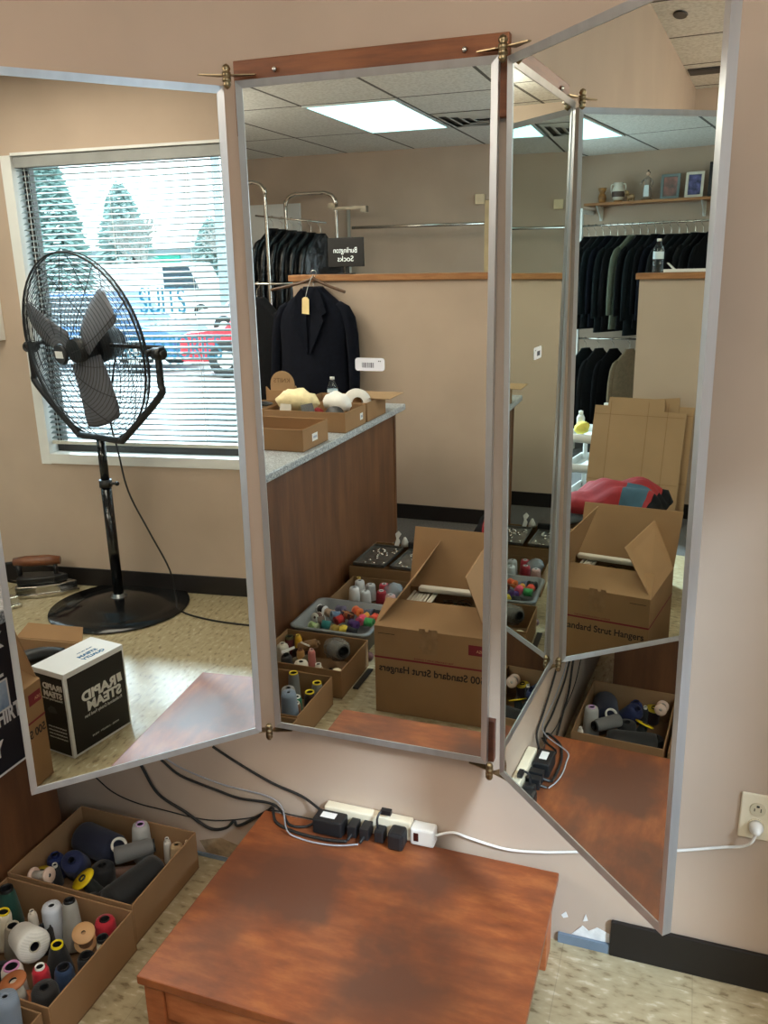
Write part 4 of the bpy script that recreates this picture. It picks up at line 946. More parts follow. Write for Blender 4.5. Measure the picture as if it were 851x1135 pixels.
o = MB().lathe([(.07, 0), (.085, .004), (.086, .05), (.07, .06), (.0005, .062)], 20).build('iron_rest', M_BLACK, loc=(1.87, -2.50, .001)); tag(o, 'black round canister behind the clothes irons', 'canister')
# wall box beside the window
wb = thing('wall_box', 'white wall-mounted box with a dark top beside the window casing', 'wall box', (XE - .001, -2.30, 1.33))
MB().box(-.05, 0, -.14, .122, 0, .30).build('case', M_WHITEP, wb, bevel=.004)
MB().box(-.05, 0, -.14, .115, .305, .48).build('dark_cover', M_BLACK, wb, bevel=.004)
MB().box(-.0512, -.0498, .085, .105, .012, .03).build('logo_mark', plain((90, 92, 96)), wb)

# ================================================================== ON THE COUNTER
T = .833
carton('display_carton', 'open cardboard tray carton nearest the mirror on the granite counter', -1.06, -.660, -1.925, -1.640, .102, z0=T, group='cartons on the granite counter')
carton('display_carton', 'open cardboard tray carton full of packets, middle of the granite counter', -1.10, -.640, -2.385, -2.095, .102, z0=T, group='cartons on the granite counter')
carton('display_carton', 'open cardboard tray carton at the far end of the granite counter', -1.03, -.640, -2.700, -2.405, .102, z0=T, group='cartons on the granite counter')
carton('display_carton', 'open cardboard tray carton behind the middle one, holding black bands', -1.300, -1.115, -2.385, -2.095, .102, z0=T, group='cartons on the granite counter', m=M_CARD2)
for (x, y0, y1, lb) in ((-.66, -1.80, -1.74, 'small white price label on the nearest counter carton'), (-.64, -2.34, -2.30, 'small white price label on the farther counter cartons')):
    o = MB().box(0.0004, .001, y0, y1, .03, .065).build('price_label', M_LETTERWHITE, loc=(x, 0, T)); tag(o, lb, 'label')
    q = MB()
    for k in range(6): q.box(.0011, .0014, y0 + .008 + (y1 - y0 - .016) * k / 6, y0 + .008 + (y1 - y0 - .016) * (k + .5) / 6, .042, .053)
    q.build('barcode', plain((96, 120, 160)), o)
o = MB().box(-.85, -.56, -2.78, -2.775 + .24, T + .1035, T + .107).build('card_lid', M_KRAFT); o.rotation_euler = (0, 0, 0); tag(o, 'flat cardboard lid lying on the far carton and sticking out over the counter edge', 'lid')
# rounded display card
dc = thing('display_card', 'round-topped kraft display card stand on the granite counter', 'display stand', (-1.235, -2.62, T))
q = [(-.075, 0, 0), (.075, 0, 0)] + [(.075 * math.cos(k * PI / 12), 0, .155 + .075 * math.sin(k * PI / 12)) for k in range(13)]
MB().slab(q, (0, -.006, 0)).build('back_card', M_KRAFT, dc)
MB().slab([(-.10, .012, 0), (.10, .012, 0), (.10, .012, .12), (.085, .012, .15), (.08, .012, .12), (-.08, .012, .12), (-.10, .012, .14)], (0, -.012, 0)).build('front_card', M_CARD, dc)
text('lettering', 'KNITS', .035, frame_m((.05, .0004, .165), (-1, 0, 0), (0, 0, 1)), mat('printed_brown', (110, 80, 50), .8), dc, width=.1)
# packets in the middle carton
def pillow(name, m, loc, a, b_, c, rot, label, cat, jit=.25):
    q = MB(); rings = []
    for i in range(9):
        u = i / 8 * 2 - 1; k = max(.04, (1 - abs(u) ** 3))
        rings.append([q.bm.verts.new((u * a, b_ * (k ** .25) * math.cos(t_ * PI / 7) * (1 + random.uniform(-jit, jit) * .3), c * k ** .6 * math.sin(t_ * PI / 7) * (1 + random.uniform(-jit, jit)))) for t_ in range(14)])
    q.loft(rings); o = q.build(name, m, loc=loc); o.rotation_euler = rot; return tag(o, label, cat)
pillow('lace_bundle', mat('ivory_lace', (226, 212, 168), .8, var=.15, scale=30, bump=.4), (-.965, -2.245, T + .125), .115, .06, .06, (.3, .05, -.1), 'ivory lace bundle in clear plastic in the middle counter carton', 'bundle')
pillow('white_pad', mat('white_wadding', (226, 226, 222), .8, var=.05, scale=20, bump=.3), (-.765, -2.30, T + .115), .08, .05, .055, (.1, .1, .3), 'white wadding pad in the middle counter carton', 'pad')
o = MB().lathe([(.03, -.03), (.075, -.03), (.075, .03), (.03, .03), (.03, -.03)], 28, Matrix.Rotation(PI / 2, 4, 'X'), cap=False).build('white_roll', plain((228, 226, 220), .6), loc=(-.745, -2.53, T + .082)); o.rotation_euler = (.1, 0, -.5); tag(o, 'white ribbon roll standing in the far counter carton', 'roll')
o = MB().lathe([(.004, -.012), (.055, -.012), (.055, .012), (.004, .012)], 24, Matrix.Rotation(PI / 2, 4, 'X')).build('black_roll', M_BLACK, loc=(-.725, -2.165, T + .066)); o.rotation_euler = (.2, 0, .15); tag(o, 'black elastic roll leaning in the middle counter carton', 'roll')
pillow('red_packet', M_RED, (-.81, -2.165, T + .095), .028, .016, .014, (.2, .2, .5), 'small red bundle beside the black elastic roll', 'bundle')
for k, (x, y, m, lb) in enumerate(((-.90, -2.14, M_CLEAR, 'clear zip packet of buttons'), (-.985, -2.13, plain((190, 186, 176), .4), 'beige packet of hooks'), (-.865, -2.17, plain((96, 100, 104), .35), 'grey packet of snaps'))):
    o = MB().slab([(-.035, 0, 0), (.035, 0, 0), (.03, .01, .07), (-.03, .01, .075)], (0, .006, 0)).build('packet', m, loc=(x, y, T + .055)); o.rotation_euler = (.5, .15 - .2 * k, .3 - .3 * k); tag(o, lb + ' standing at the front of the middle counter carton', 'packet')
for k in range(3):
    o = MB().tube([(.05 * math.cos(i * PI / 10), .045 * math.sin(i * PI / 10), 0) for i in range(20)], .008, 6, closed=True).build('black_band', M_BLACK, loc=(-1.207 + .01 * k, -2.17 - .055 * k, T + .06 + .02 * k)); o.rotation_euler = (.08, .1, 0); tag(o, '%s black elastic band roll in the rear counter carton, counted from the mirror' % ordn[k], 'band', 'black bands in the rear counter carton')
def bottle(label, loc, h=.20, r=.031):
    t = thing('water_bottle', label, 'bottle', loc)
    MB().lathe([(.0005, 0), (r * .9, .0), (r, .008), (r, h * .28), (r * .9, h * .33), (r, h * .38), (r, h * .66), (r * .8, h * .76), (r * .42, h * .88), (r * .40, h * .93)], 20).build('body', M_CLEAR, t)
    MB().lathe([(r * 1.01, h * .40), (r * 1.01, h * .62)], 20, cap=False).build('paper_band', mat('bottle_label', (204, 222, 232), .4), t)
    MB().lathe([(r * .44, h * .92), (r * .46, h), (.0005, h * 1.002)], 16).build('cap', M_WHITEP, t)
bottle('clear water bottle with white cap on the granite counter, behind the lace bundle', (-.985, -2.76, T), .185, .030)
bottle('clear water bottle standing on the oak cap of the half-height wall', (.525, PY - .06, 1.576), .205, .033)
o = MB().box(-.13, .13, -.06, .06, 0, .018).slab([(.06, 0, .012), (.075, 0, .012), (.115, .02, .055), (.108, .02, .057)], (0, .03, 0)).build('paper_sheaf', M_LETTERWHITE, loc=(.345, PY - .055, 1.577)); tag(o, 'loose white papers lying on the oak cap beside the water bottle', 'papers')
# digital display on the wall cap
dv = thing('digital_display', 'small black screen with white lettering on the oak wall cap', 'screen', (-1.16, PY - .06, 1.576))
MB().box(-.122, .122, -.014, .0, .045, .222).build('screen_case', mat('screen_black', (8, 8, 10), .5, var=.02), dv, bevel=.003)
MB().box(-.05, .05, -.04, .03, 0, .006).box(-.012, .012, -.03, -.014, .006, .06).build('stand', M_BLACK, dv)
ME = emis('screen_letters', (236, 244, 244), .55)
text('lettering', 'Burlington', .048, frame_m((.080, .0004, .130), (-1, 0, 0), (0, 0, 1)), ME, dv, width=.160)
text('lettering', 'Socks', .048, frame_m((.054, .0004, .078), (-1, 0, 0), (0, 0, 1)), ME, dv, width=.108)

# ================================================================== JACKETS
def jacket_parts(t, m, w=1.0, depth=1.0, length=.80, hook=True, lapels=True, open_=0.0):
    prof = [(-.085, .055, .050), (-.100, .064, .058), (-.130, .098, .062), (-.165, .140, .064), (-.205, .182, .066), (-.25, .212, .074), (-.33, .224, .082), (-.46, .212, .086), (-.58, .214, .090), (-.70, .228, .096), (-length, .236, .096)]
    q = MB(); rings = []
    for z, a, b2 in prof:
        rg = []
        for k in range(24):
            an = 2 * PI * k / 24; cx, cy = math.cos(an), math.sin(an)
            e_ = .75
            rg.append(q.bm.verts.new((w * a * math.copysign(abs(cx) ** e_, cx), depth * b2 * math.copysign(abs(cy) ** e_, cy) * (1 + .05 * math.sin(5 * an + z * 9)), z)))
        rings.append(rg)
    q.loft(rings); q.build('body', m, t)
    for s in (-1, 1):
        q = MB(); rings = []
        path = [(.150, 0, -.195, .040), (.188, 0, -.222, .050), (.216, .004, -.28, .055), (.234, .008, -.38, .053), (.244, .016, -.51, .050), (.250, .028, -.65, .046), (.250, .034, -.74, .044)]
        for i, (x, y, z, r) in enumerate(path):
            p0 = V(path[max(i - 1, 0)][:3]); p1 = V(path[min(i + 1, len(path) - 1)][:3]); d = (p1 - p0).normalized()
            u = V((0, 1, 0)); u = (u - d * u.dot(d)).normalized(); w2 = d.cross(u)
            rings.append([q.bm.verts.new(V((s * w * p.x, depth * p.y, p.z))) for p in [V((x, y, z)) + r * (1.0 * math.cos(2 * PI * k / 12) * u + .62 * math.sin(2 * PI * k / 12) * w2) for k in range(12)]])
        q.loft(rings); q.build('sleeve', m, t)
    if lapels:
        for s in (-1, 1):
            MB().slab([(s * .045 * w, depth * .062, -.09), (s * .075 * w, depth * .071, -.13), (s * .115 * w, depth * .088, -.24), (s * .085 * w, depth * .092, -.26), (s * .10 * w, depth * .096, -.29), (s * .01 * w, depth * .100, -.50), (s * .004 * w, depth * .097, -.46), (s * .02 * w, depth * .070, -.17)], (0, .006, 0)).build('lapel', m, t)
    if hook:
        MB().tube(smoothpath([(0, 0, -.095), (0, 0, -.045), (.006, 0, -.03), (.022, 0, -.018), (.026, 0, .0), (.012, 0, .014), (-.006, 0, .010), (-.012, 0, .0)]), .0022, 6).build('hanger_hook', M_CHROME, t)
hj = thing('navy_jacket', 'dark navy suit jacket hanging on the end of the half-height wall', 'jacket', (-1.335, PY + .07, 1.590), None, (0, 0, .05))
jacket_parts(hj, M_NAVY, 1.13, 1.0, .86, True)
MB().tube(smoothpath([(-.01, 0, -.03), (.09, .0, -.075), (.22, .0, -.12)]), .009, 8).tube(smoothpath([(.01, 0, -.03), (-.10, .0, -.065), (-.30, .01, -.105)]), .009, 8).build('hanger_arm', mat('hanger_wood', (86, 60, 40), .5), hj)
MB().slab([(-.028, .115, -.245), (.022, .115, -.250), (.025, .115, -.160), (.012, .115, -.145), (-.010, .115, -.145), (-.022, .115, -.155)], (0, .0012, 0)).build('paper_tag', mat('manila_tag', (228, 206, 150), .8), hj)
MB().tube([(.0, .116, -.15), (.004, .08, -.08), (.008, .01, -.01)], .0012, 4).build('tag_string', M_WHITEP, hj)
# second jacket partly behind it
h2 = thing('black_jacket', 'black suit jacket hanging behind the navy one, nearer the counter end of the shop', 'jacket', (-1.83, PY - .106, 1.516), None, (0, 0, .2))
jacket_parts(h2, M_BLKCLOTH, 1.0, 1.0, .86, True, False)
o = MB().tube([(-2.05, PY - .10, 1.519), (PX0 + .018, PY - .10, 1.519)], .007, 8).build('hanging_bar', M_CHROME); tag(o, 'short chrome bar sticking out of the end of the half-height wall', 'bar')

# row of jackets on the back rail
RY = YS + .33
o = MB().cyl((.50, RY, 1.955), (1.586, RY, 1.955), .0085, n=12).build('clothes_rail', M_CHROME); tag(o, 'chrome clothes rail under the ornament shelf carrying the suit jackets', 'rail')
o = MB().cyl((1.0, RY, 1.005), (1.586, RY, 1.005), .0085, n=12).build('clothes_rail', M_CHROME); tag(o, 'lower chrome clothes rail carrying the four lower jackets', 'rail')
o = MB().cyl((-1.83, RY, 1.925), (-.66, RY, 1.925), .013, n=12).build('clothes_rail', M_CHROME); tag(o, 'empty chrome clothes rail on the back wall behind the half-height wall', 'rail')
JM = [M_BLKCLOTH, M_CHARC, M_NAVY, M_DKGREEN]
protos = {}
def rail_jacket(x, z, m, label, group, rz=PI / 2, sc=1.0, tilt=0.0):
    key = m.name
    if key not in protos:
        t = thing('suit_jacket', label, 'jacket', (0, 0, 0)); jacket_parts(t, m, 1.0, .25, .86, True, False); protos[key] = t
    else:
        t = copy_tree(protos[key])
    t.location = (x, RY - .006, z); t.rotation_euler = (0, tilt, rz); t.scale = (sc, sc, sc)
    t['label'] = label; t['group'] = group; t['category'] = 'jacket'
    return t
njk = 17
seq = [0, 1, 3, 2, 3, 0, 4, 0, 3, 0, 2, 1, 3, 0, 1, 0, 0]
cn = {0: 'black', 1: 'charcoal', 2: 'navy', 3: 'dark green-black', 4: 'olive grey'}
for i in range(njk):
    x = 1.535 - i * .063
    k = seq[i]
    lb = 'olive grey suit jacket standing out among the dark ones on the upper rail' if k == 4 else '%s suit jacket, %s from the white post on the upper rail' % (cn[k], ordn[i])
    rail_jacket(x, 1.9515, (JM + [M_OLIVE])[k], lb, 'suit jackets on the upper rail', PI / 2 - .50 + random.uniform(-.02, .02), random.uniform(.97, 1.05))
for i, (x, m, c) in enumerate(((1.52, M_DKGREEN, 'dark green-black'), (1.40, M_CHARC, 'charcoal'), (1.27, M_BLKCLOTH, 'black'), (1.13, M_TAUPE, 'taupe'))):
    rail_jacket(x, 1.0015, m, '%s jacket hanging on the lower rail under the suit jackets' % c, 'jackets on the lower rail', PI / 2 - .5, .93)
# posts and brackets
def post(x, z1, label, lbl2):
    t = thing('rail_post', label, 'post', (x, YS + .014, 0.001))
    MB().box(-.018, .018, -.010, .018, 0, z1).build('upright', M_CHROME if lbl2 else M_OAK, t, bevel=.003)
    MB().tube([(0, .0, z1 - .22), (0, RY - YS - .014 + .0, z1 - .22)], .010, 8).build('arm', M_CHROME, t)
    return t
p = thing('rail_post', 'tan upright post at the end of the empty clothes rail', 'post', (-.665, RY, 0.001)); MB().box(-.02, .02, -.016, .016, 0, 2.10).build('upright', mat('tan_post', (196, 168, 126), .5), p, bevel=.003)
MB().box(-.02, .02, -RY + YS + .012, -.016, 2.085, 2.105).build('arm', M_BLACK, p)
p = thing('rail_post', 'white upright post at the end of the jacket rail', 'post', (1.605, RY, 0.001)); MB().box(-.018, .018, -.018, .018, 0, 2.10).build('upright', M_WHITE, p, bevel=.003)
MB().box(-.018, .018, -RY + YS + .012, -.018, 2.06, 2.09).build('arm', M_WHITE, p)
p = thing('rail_post', 'chrome upright post at the far end of the empty clothes rail', 'post', (-1.86, RY, 0.001)); MB().cyl((0, 0, 0), (0, 0, 2.07), .014, n=12).build('upright', mat('satin_steel', (188, 186, 178), .4, .5), p)
MB().box(-.13, .16, -.02, .02, 2.071, 2.095).box(.12, .17, -.03, .03, 2.045, 2.095).box(-.17, -.11, -.03, .03, 2.085, 2.125).build('bracket_bar', mat('dull_bracket', (150, 142, 126), .4, .6), p)
o = MB().box(-.04, .04, 0, .035, -.04, .04).build('wall_plate', mat('ivory_plate', (232, 212, 176), .5), loc=(-.80, YS + .001, 2.13), bevel=.003); tag(o, 'square ivory plate on the back wall above the empty rail', 'plate')
# ornament shelf
sh_ = thing('ornament_shelf', 'long oak wall shelf of ornaments above the suit jackets', 'shelf', (1.1, YS + .001, 2.125))
MB().box(-.62, .525, 0, .21, 0, .022).build('board', M_OAK, sh_, bevel=.002)
for x in (.42, -.45): MB().box(x - .012, x + .012, 0, .03, -.12, -.001).slab([(x - .004, .03, -.001), (x - .004, .18, -.001), (x - .004, .03, -.11)], (.008, 0, 0)).build('bracket', M_WHITE, sh_)
SZ = 2.1485; SY = YS + .12
def lathe_thing(name, label, cat, x, prof, m, extra=None, y=SY):
    t = thing(name, label, cat, (x, y, SZ)); MB().lathe(prof, 20).build('body', m, t)
    if extra: extra(t)
    return t
lathe_thing('gold_vase', 'small gold-brown vase at the end of the ornament shelf', 'vase', 1.49, [(.026, 0), (.030, .01), (.036, .04), (.030, .065), (.020, .078), (.030, .10), (.038, .122), (.030, .12), (.016, .08)], mat('amber_glaze', (170, 120, 60), .3, c2=(110, 76, 40), scale=30))
def vase_handles(t):
    for s in (-1, 1): MB().tube(smoothpath([(s * .038, 0, .145), (s * .060, 0, .14), (s * .062, 0, .10), (s * .052, 0, .065)]), .006, 8).build('handle', plain((226, 220, 206), .3), t)
    MB().lathe([(.0515, .04), (.056, .065), (.0545, .085)], 20, cap=False).build('dark_band', plain((70, 54, 48), .4), t)
    MB().lathe([(.034, .0), (.040, .008), (.033, .016)], 20).build('foot', mat('amber_glaze', (170, 120, 60)), t)
lathe_thing('white_vase', 'white two-handled vase with a dark painted band on the shelf', 'vase', 1.352, [(.033, .012), (.045, .03), (.054, .065), (.050, .10), (.036, .13), (.040, .158), (.034, .158), (.028, .13)], plain((226, 222, 210), .3), vase_handles)
fg = thing('small_figurine', 'tiny brown and cream animal figurine between vase and lady figurine', 'figurine', (1.245, SY, SZ))
MB().sphere((0, 0, .035), .030, 12, 8, (1.3, .8, .9)).sphere((.032, 0, .070), .020, 10, 8).sphere((.045, .010, .088), .007, 8, 6).sphere((.045, -.010, .088), .007, 8, 6).cyl((.022, .012, 0), (.022, .012, .03), .008).cyl((-.024, .012, 0), (-.024, .012, .03), .008).cyl((.022, -.012, 0), (.022, -.012, .03), .008).cyl((-.024, -.012, 0), (-.024, -.012, .03), .008).build('body', mat('figurine_brown', (196, 168, 120), .4, c2=(110, 74, 48), scale=40), fg)
ld = thing('lady_figurine', 'tall porcelain lady figurine in a white apron on the shelf', 'figurine', (1.107, SY, SZ))
MB().lathe([(.045, 0), (.045, .012), (.02, .014)], 18).build('plinth', plain((120, 90, 60), .4), ld)
MB().lathe([(.030, .014), (.038, .03), (.034, .09), (.022, .130), (.028, .155), (.024, .178), (.009, .188), (.009, .195)], 18).tube(smoothpath([(-.024, 0, .172), (-.045, .012, .14), (-.034, .028, .105)]), .008, 8).tube(smoothpath([(.024, 0, .172), (.047, .01, .15), (.052, .02, .125)]), .008, 8).build('body', plain((150, 138, 128), .4), ld)
MB().slab([(-.022, .033, .03), (.022, .033, .03), (.018, .030, .12), (-.018, .030, .12)], (0, .006, 0)).build('apron', plain((214, 226, 230), .4), ld)
MB().sphere((0, 0, .212), .018, 12, 8).build('head', plain((226, 190, 164), .4), ld)
MB().sphere((0, -.005, .218), .0185, 12, 8, (1, 1, .8)).sphere((0, -.004, .236), .008, 8, 6).build('hair', plain((40, 30, 26), .5), ld)
def photo_frame(x, label, w, h, mf, mp_, lean=.15, rz=0.0):
    t = thing('photo_frame', label, 'photo frame', (x, SY - .02, SZ + .001), 'photo frames on the ornament shelf', (lean, 0, rz))
    b2 = .022
    MB().box(-w / 2, w / 2, 0, .012, 0, b2).box(-w / 2, w / 2, 0, .012, h - b2, h).box(-w / 2, -w / 2 + b2, 0, .012, b2, h - b2).box(w / 2 - b2, w / 2, 0, .012, b2, h - b2).build('frame', mf, t, bevel=.002)
    MB().box(-w / 2 + b2, w / 2 - b2, .002, .006, b2, h - b2).build('picture', mp_, t)
    MB().slab([(-.01, 0, h * .5), (.01, 0, h * .5), (.01, -.05, .01), (-.01, -.05, .01)], (0, -.002, 0)).build('strut', M_BLACK, t)
photo_frame(.925, 'grey-blue framed photo of two people next to the lady figurine', .155, .20, plain((116, 132, 134), .4), mat('photo_print', (178, 120, 110), .4, c2=(60, 70, 66), scale=14))
photo_frame(.73, 'white spotted frame with a blue picture on the shelf', .145, .205, mat('spotted_frame', (226, 222, 208), .4, c2=(216, 212, 198), scale=30), mat('blue_print', (110, 110, 170), .4, c2=(36, 40, 70), scale=22))
photo_frame(.545, 'tall black frame at the end of the shelf next to the white spotted frame', .15, .27, M_BLACK, mat('dark_print', (60, 60, 64), .3), .08)

# ------------------------------------------------------------------ garment racks at the far left
def arch(label, x0, x1, y, z1, r=.016):
    t = thing('garment_rack', label, 'garment rack', ((x0 + x1) / 2, y, .001)); a = (x1 - x0) / 2
    MB().tube(smoothpath([(-a, 0, 0), (-a, 0, z1 * .5), (-a, 0, z1 - .14), (-a, 0, z1 - .10), (-a + .03, 0, z1 - .03), (-a + .10, 0, z1), (-a + .14, 0, z1), (a - .14, 0, z1), (a - .10, 0, z1), (a - .03, 0, z1 - .03), (a, 0, z1 - .10), (a, 0, z1 - .14), (a, 0, z1 * .5), (a, 0, 0)], 5), r, 10).build('arch_tube', M_CHROME, t)
    MB().box(-a - .03, -a + .03, -.15, .15, .0, .04).box(a - .03, a + .03, -.15, .15, 0, .04).build('foot', M_CHROME, t)
    return t
arch('chrome arched garment rack nearest the counter, left of the bagged suits', -3.0, -2.385, -4.80, 2.28)
arch('chrome arched garment rack behind the bagged suits', -2.515, -2.035, -5.44, 2.225)
o = MB().cyl((-2.66, -5.14, 2.045), (-2.00, -5.14, 1.965), .007, n=10).build('garment_rod', M_CHROME); tag(o, 'sloping chrome rod carrying the bagged suits', 'rod')
for i in range(6):
    x = -2.50 + .088 * i
    t = thing('bagged_suit', '%s suit in a black plastic bag from the arched rack nearest the counter' % ordn[i], 'garment bag', (x, -5.146, 2.0225 - .01067 * i), 'bagged suits on the rod', (0, 0, PI / 2 + .5))
    if i == 0: jacket_parts(t, M_BAG, .92, .38, .95, True, False); b0 = t
    else:
        for ch in b0.children:
            c = ch.copy(); COL.objects.link(c); c.parent = t
su = thing('shelf_unit', 'white-backed shelving unit with brown sides in the far corner by the racks', 'shelving', (-2.95, YS + .001, .001))
MB().box(-.34, .50, 0, .02, 0, 2.16).build('back_board', M_WHITE, su)
MB().box(-.34, -.31, .021, .36, 0, 1.75).box(.10, .13, .021, .36, 0, 1.75).build('side_board', M_COUNTER, su)
for z in (.1, .6, 1.12, 1.72): MB().box(-.309, .099, .021, .36, z, z + .022).build('shelf', M_COUNTER, su)

# ------------------------------------------------------------------ far right: cart, flats, red jacket pile
cart = thing('utility_cart', 'white plastic three-tier utility cart behind the cardboard flats', 'cart', (.885, -3.56, .001))
def tierq(z): 
    q = MB(); q.loft([rr_ring(q, .165, .20, .03, z - .06), rr_ring(q, .17, .205, .03, z), rr_ring(q, .16, .195, .028, z), rr_ring(q, .155, .19, .028, z - .045)]); return q
for z in (.10, .31, .52): tierq(z).build('tier', M_WHITEP, cart)
for sx in (-1, 1):
    for sy in (-1, 1): MB().cyl((sx * .138, sy * .175, .04), (sx * .138, sy * .175, .50), .016, n=10).sphere((sx * .138, sy * .175, .02), .02, 10, 6).build('leg', M_WHITEP, cart)
pillow('yellow_rag', mat('yellow_cloth', (222, 206, 96), .9, var=.15, scale=20), (.965, -3.44, .553), .055, .045, .04, (.2, .4, .4), 'crumpled yellow rag on the top tier of the white cart', 'rag')
sp = thing('spray_can', 'white spray can on the top tier of the white cart', 'spray can', (1.0, -3.52, .478)); MB().lathe([(.028, 0), (.028, .13), (.018, .15)], 16).build('can', plain((214, 216, 218), .3), sp); MB().lathe([(.016, .15), (.016, .175), (.006, .18)], 12).build('cap', M_WHITEP, sp)
sp = thing('spray_bottle', 'pale blue spray bottle on the white cart, half hidden by the flats', 'spray bottle', (.83, -3.56, .478)); MB().lathe([(.04, 0), (.042, .02), (.042, .15), (.018, .19), (.015, .21)], 16).build('body', plain((160, 190, 206), .3), sp); MB().box(-.04, .02, -.012, .012, .211, .235).cyl((0, 0, .205), (0, 0, .215), .014).build('trigger_head', M_WHITEP, sp)
def flatbox(label, x0, x1, y0, y1, h, dz, notches):
    t = thing('cardboard_flat', label, 'cardboard', ((x0 + x1) / 2, y0, .001), 'flattened boxes', (-math.atan2(y0 - y1, h) * -1, 0, 0)); a = (x1 - x0) / 2
    q = [(-a, 0, 0), (a, 0, 0)] + [(x * a, 0, z * h) for x, z in notches]
    MB().slab(q, (0, -.008, 0)).build('sheet', M_KRAFT, t)
    l = MB()
    for z in (.33, .86): l.box(-a * .97, a * .97, .0002, .0008, h * z, h * z + .003)
    for x in (-.62, .62, -.2): l.box(x * a, x * a + .003, .0002, .0008, h * .05, h * .97)
    l.build('crease', M_CARD2, t)
    return t
flatbox('front flattened cardboard box leaning on the half-height wall', .255, .845, -3.13, -3.33, .815, 0, [(1, .62), (.985, .93), (.70, .93), (.68, 1.0), (-.52, 1.0), (-.54, .90), (-1.0, .90)])
flatbox('rear flattened cardboard box leaning behind the first one', .215, .70, -3.19, -3.36, .82, 0, [(1, .95), (-.6, 1.0), (-.62, .93), (-1, .93)])
o = carton('closed_box', 'closed cardboard box under the red jacket beside the hanger carton', .10, .58, -2.16, -1.72, .36, m=M_CARD2)
MB().box(-.239, .239, -.219, .219, .352, .356).build('lid', M_CARD2, o)
pillow('blue_cloth', M_LTBLUE, (.555, -1.82, .404), .12, .10, .042, (0, 0, .4), 'folded light blue cloth sticking out under the red jacket', 'cloth', .1)
rj = MB(); nx, ny = 22, 16; grid = []
for i in range(nx):
    row = []
    for j in range(ny):
        u, v = i / (nx - 1) * 2 - 1, j / (ny - 1) * 2 - 1
        ed = max(abs(u), abs(v)); hgt = .105 * (1 - ed ** 2.5) * (1 - .35 * u) + .014 * math.sin(7 * u + 4 * v) + .010 * math.sin(11 * v - 5 * u)
        row.append(rj.bm.verts.new((u * .24, v * .19 + .02 * math.sin(3 * u), max(.004, hgt + .02) if ed < .98 else .004)))
    grid.append(row)
for i in range(nx - 1):
    for j in range(ny - 1):
        f = rj.bm.faces.new((grid[i][j], grid[i + 1][j], grid[i + 1][j + 1], grid[i][j + 1])); f.smooth = True
        uu = i / (nx - 1)
        f.material_index = 1 if (.10 < uu < .34 and j > 7) else (2 if uu <= .08 else 0)
o = rj.build('red_jacket', [M_RED, M_TEAL, M_BLKCLOTH], loc=(.325, -1.94, .437)); sd = o.modifiers.new('Solid', 'SOLIDIFY'); sd.thickness = .012; sd.offset = 1
tag(o, 'red jacket with teal lining heaped on the closed box behind the hanger carton', 'jacket')

# ================================================================== OUTSIDE
GZ = -.15
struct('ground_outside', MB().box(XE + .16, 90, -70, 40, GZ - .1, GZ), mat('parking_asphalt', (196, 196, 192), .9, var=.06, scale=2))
def car(label, cx, cy, L2, W2, H2, c, rz=0, kind='car'):
    t = thing('car' if kind == 'car' else kind, label, 'car' if kind == 'car' else 'van', (cx, cy, GZ), None, (0, 0, rz))
    if kind == 'car': pr = [(-L2, .28), (-L2, .72), (-L2 * .92, .80), (-L2 * .62, .86), (-L2 * .38, H2), (L2 * .30, H2), (L2 * .62, .92), (L2 * .93, .78), (L2, .62), (L2, .28)]
    else: pr = [(-L2, .35), (-L2, H2 - .1), (-L2 * .96, H2), (L2 * .5, H2), (L2 * .68, 1.15), (L2 * .95, 1.0), (L2, .7), (L2, .35)]
    MB().slab([(-W2, y, z) for y, z in pr], (2 * W2, 0, 0)).build('body', mat('car_paint_%d_%d_%d' % c, c, .3, var=.03), t, bevel=.06)
    g = MB()
    if kind == 'car': gl = [(-L2 * .56, .90), (-L2 * .37, H2 - .07), (L2 * .28, H2 - .07), (L2 * .54, .94)]
    else: gl = [(L2 * .1, 1.2), (L2 * .1, H2 - .12), (L2 * .48, H2 - .12), (L2 * .62, 1.2)]
    g.slab([(-W2 - .004, y, z) for y, z in gl], (2 * W2 + .008, 0, 0)); g.build('window', mat('car_glass', (60, 74, 84), .1), t)
    for sx in (-1, 1):
        for sy in (-.62, .62):
            MB().cyl((sx * (W2 - .18), sy * L2, .32), (sx * (W2 + .01), sy * L2, .32), .32, n=20).cyl((sx * (W2 + .01), sy * L2, .32), (sx * (W2 + .015), sy * L2, .32), .17, .15, n=14, mi=1).build('wheel', [M_RUBBER, M_CHROME], t)
    return t
car('red car parked outside the window, beside the blue car', 13.0, -4.15, 2.3, .88, 1.45, (196, 24, 44))
car('blue car parked outside the window behind the fan cage', 13.6, -9.1, 2.25, .88, 1.5, (60, 110, 160))
car('white delivery van parked across the lot outside', 31.5, -16.7, 3.0, 1.0, 2.25, (236, 238, 240), kind='van')
car('white car at the right edge of the view outside', 22, -8.2, 2.3, .9, 1.5, (230, 232, 234))
car('small red car far across the parking lot', 35, -23.6, 2.2, .9, 1.5, (190, 40, 50))
lp = thing('street_lamp', 'tall pale lamp post standing in the parking lot', 'street lamp', (25, -11.3, GZ)); MB().cyl((0, 0, 0), (0, 0, 9), .16, .12, 12).build('pole', mat('galvanised', (150, 176, 186), .6), lp); MB().box(-.15, .15, -.6, .6, 9.0, 9.15).build('lamp_head', M_WHITE, lp)
bl = thing('far_building', 'long low pale building beyond the parking lot', 'building', (52, -27, GZ))
MB().box(-4, 4, -22, 14, 0, 3.1).build('wall', mat('pale_stucco', (150, 176, 182), .8), bl); MB().box(-4.3, 4.3, -22.3, 14.3, 3.1, 3.3).build('roof', plain((110, 128, 134), .8), bl)
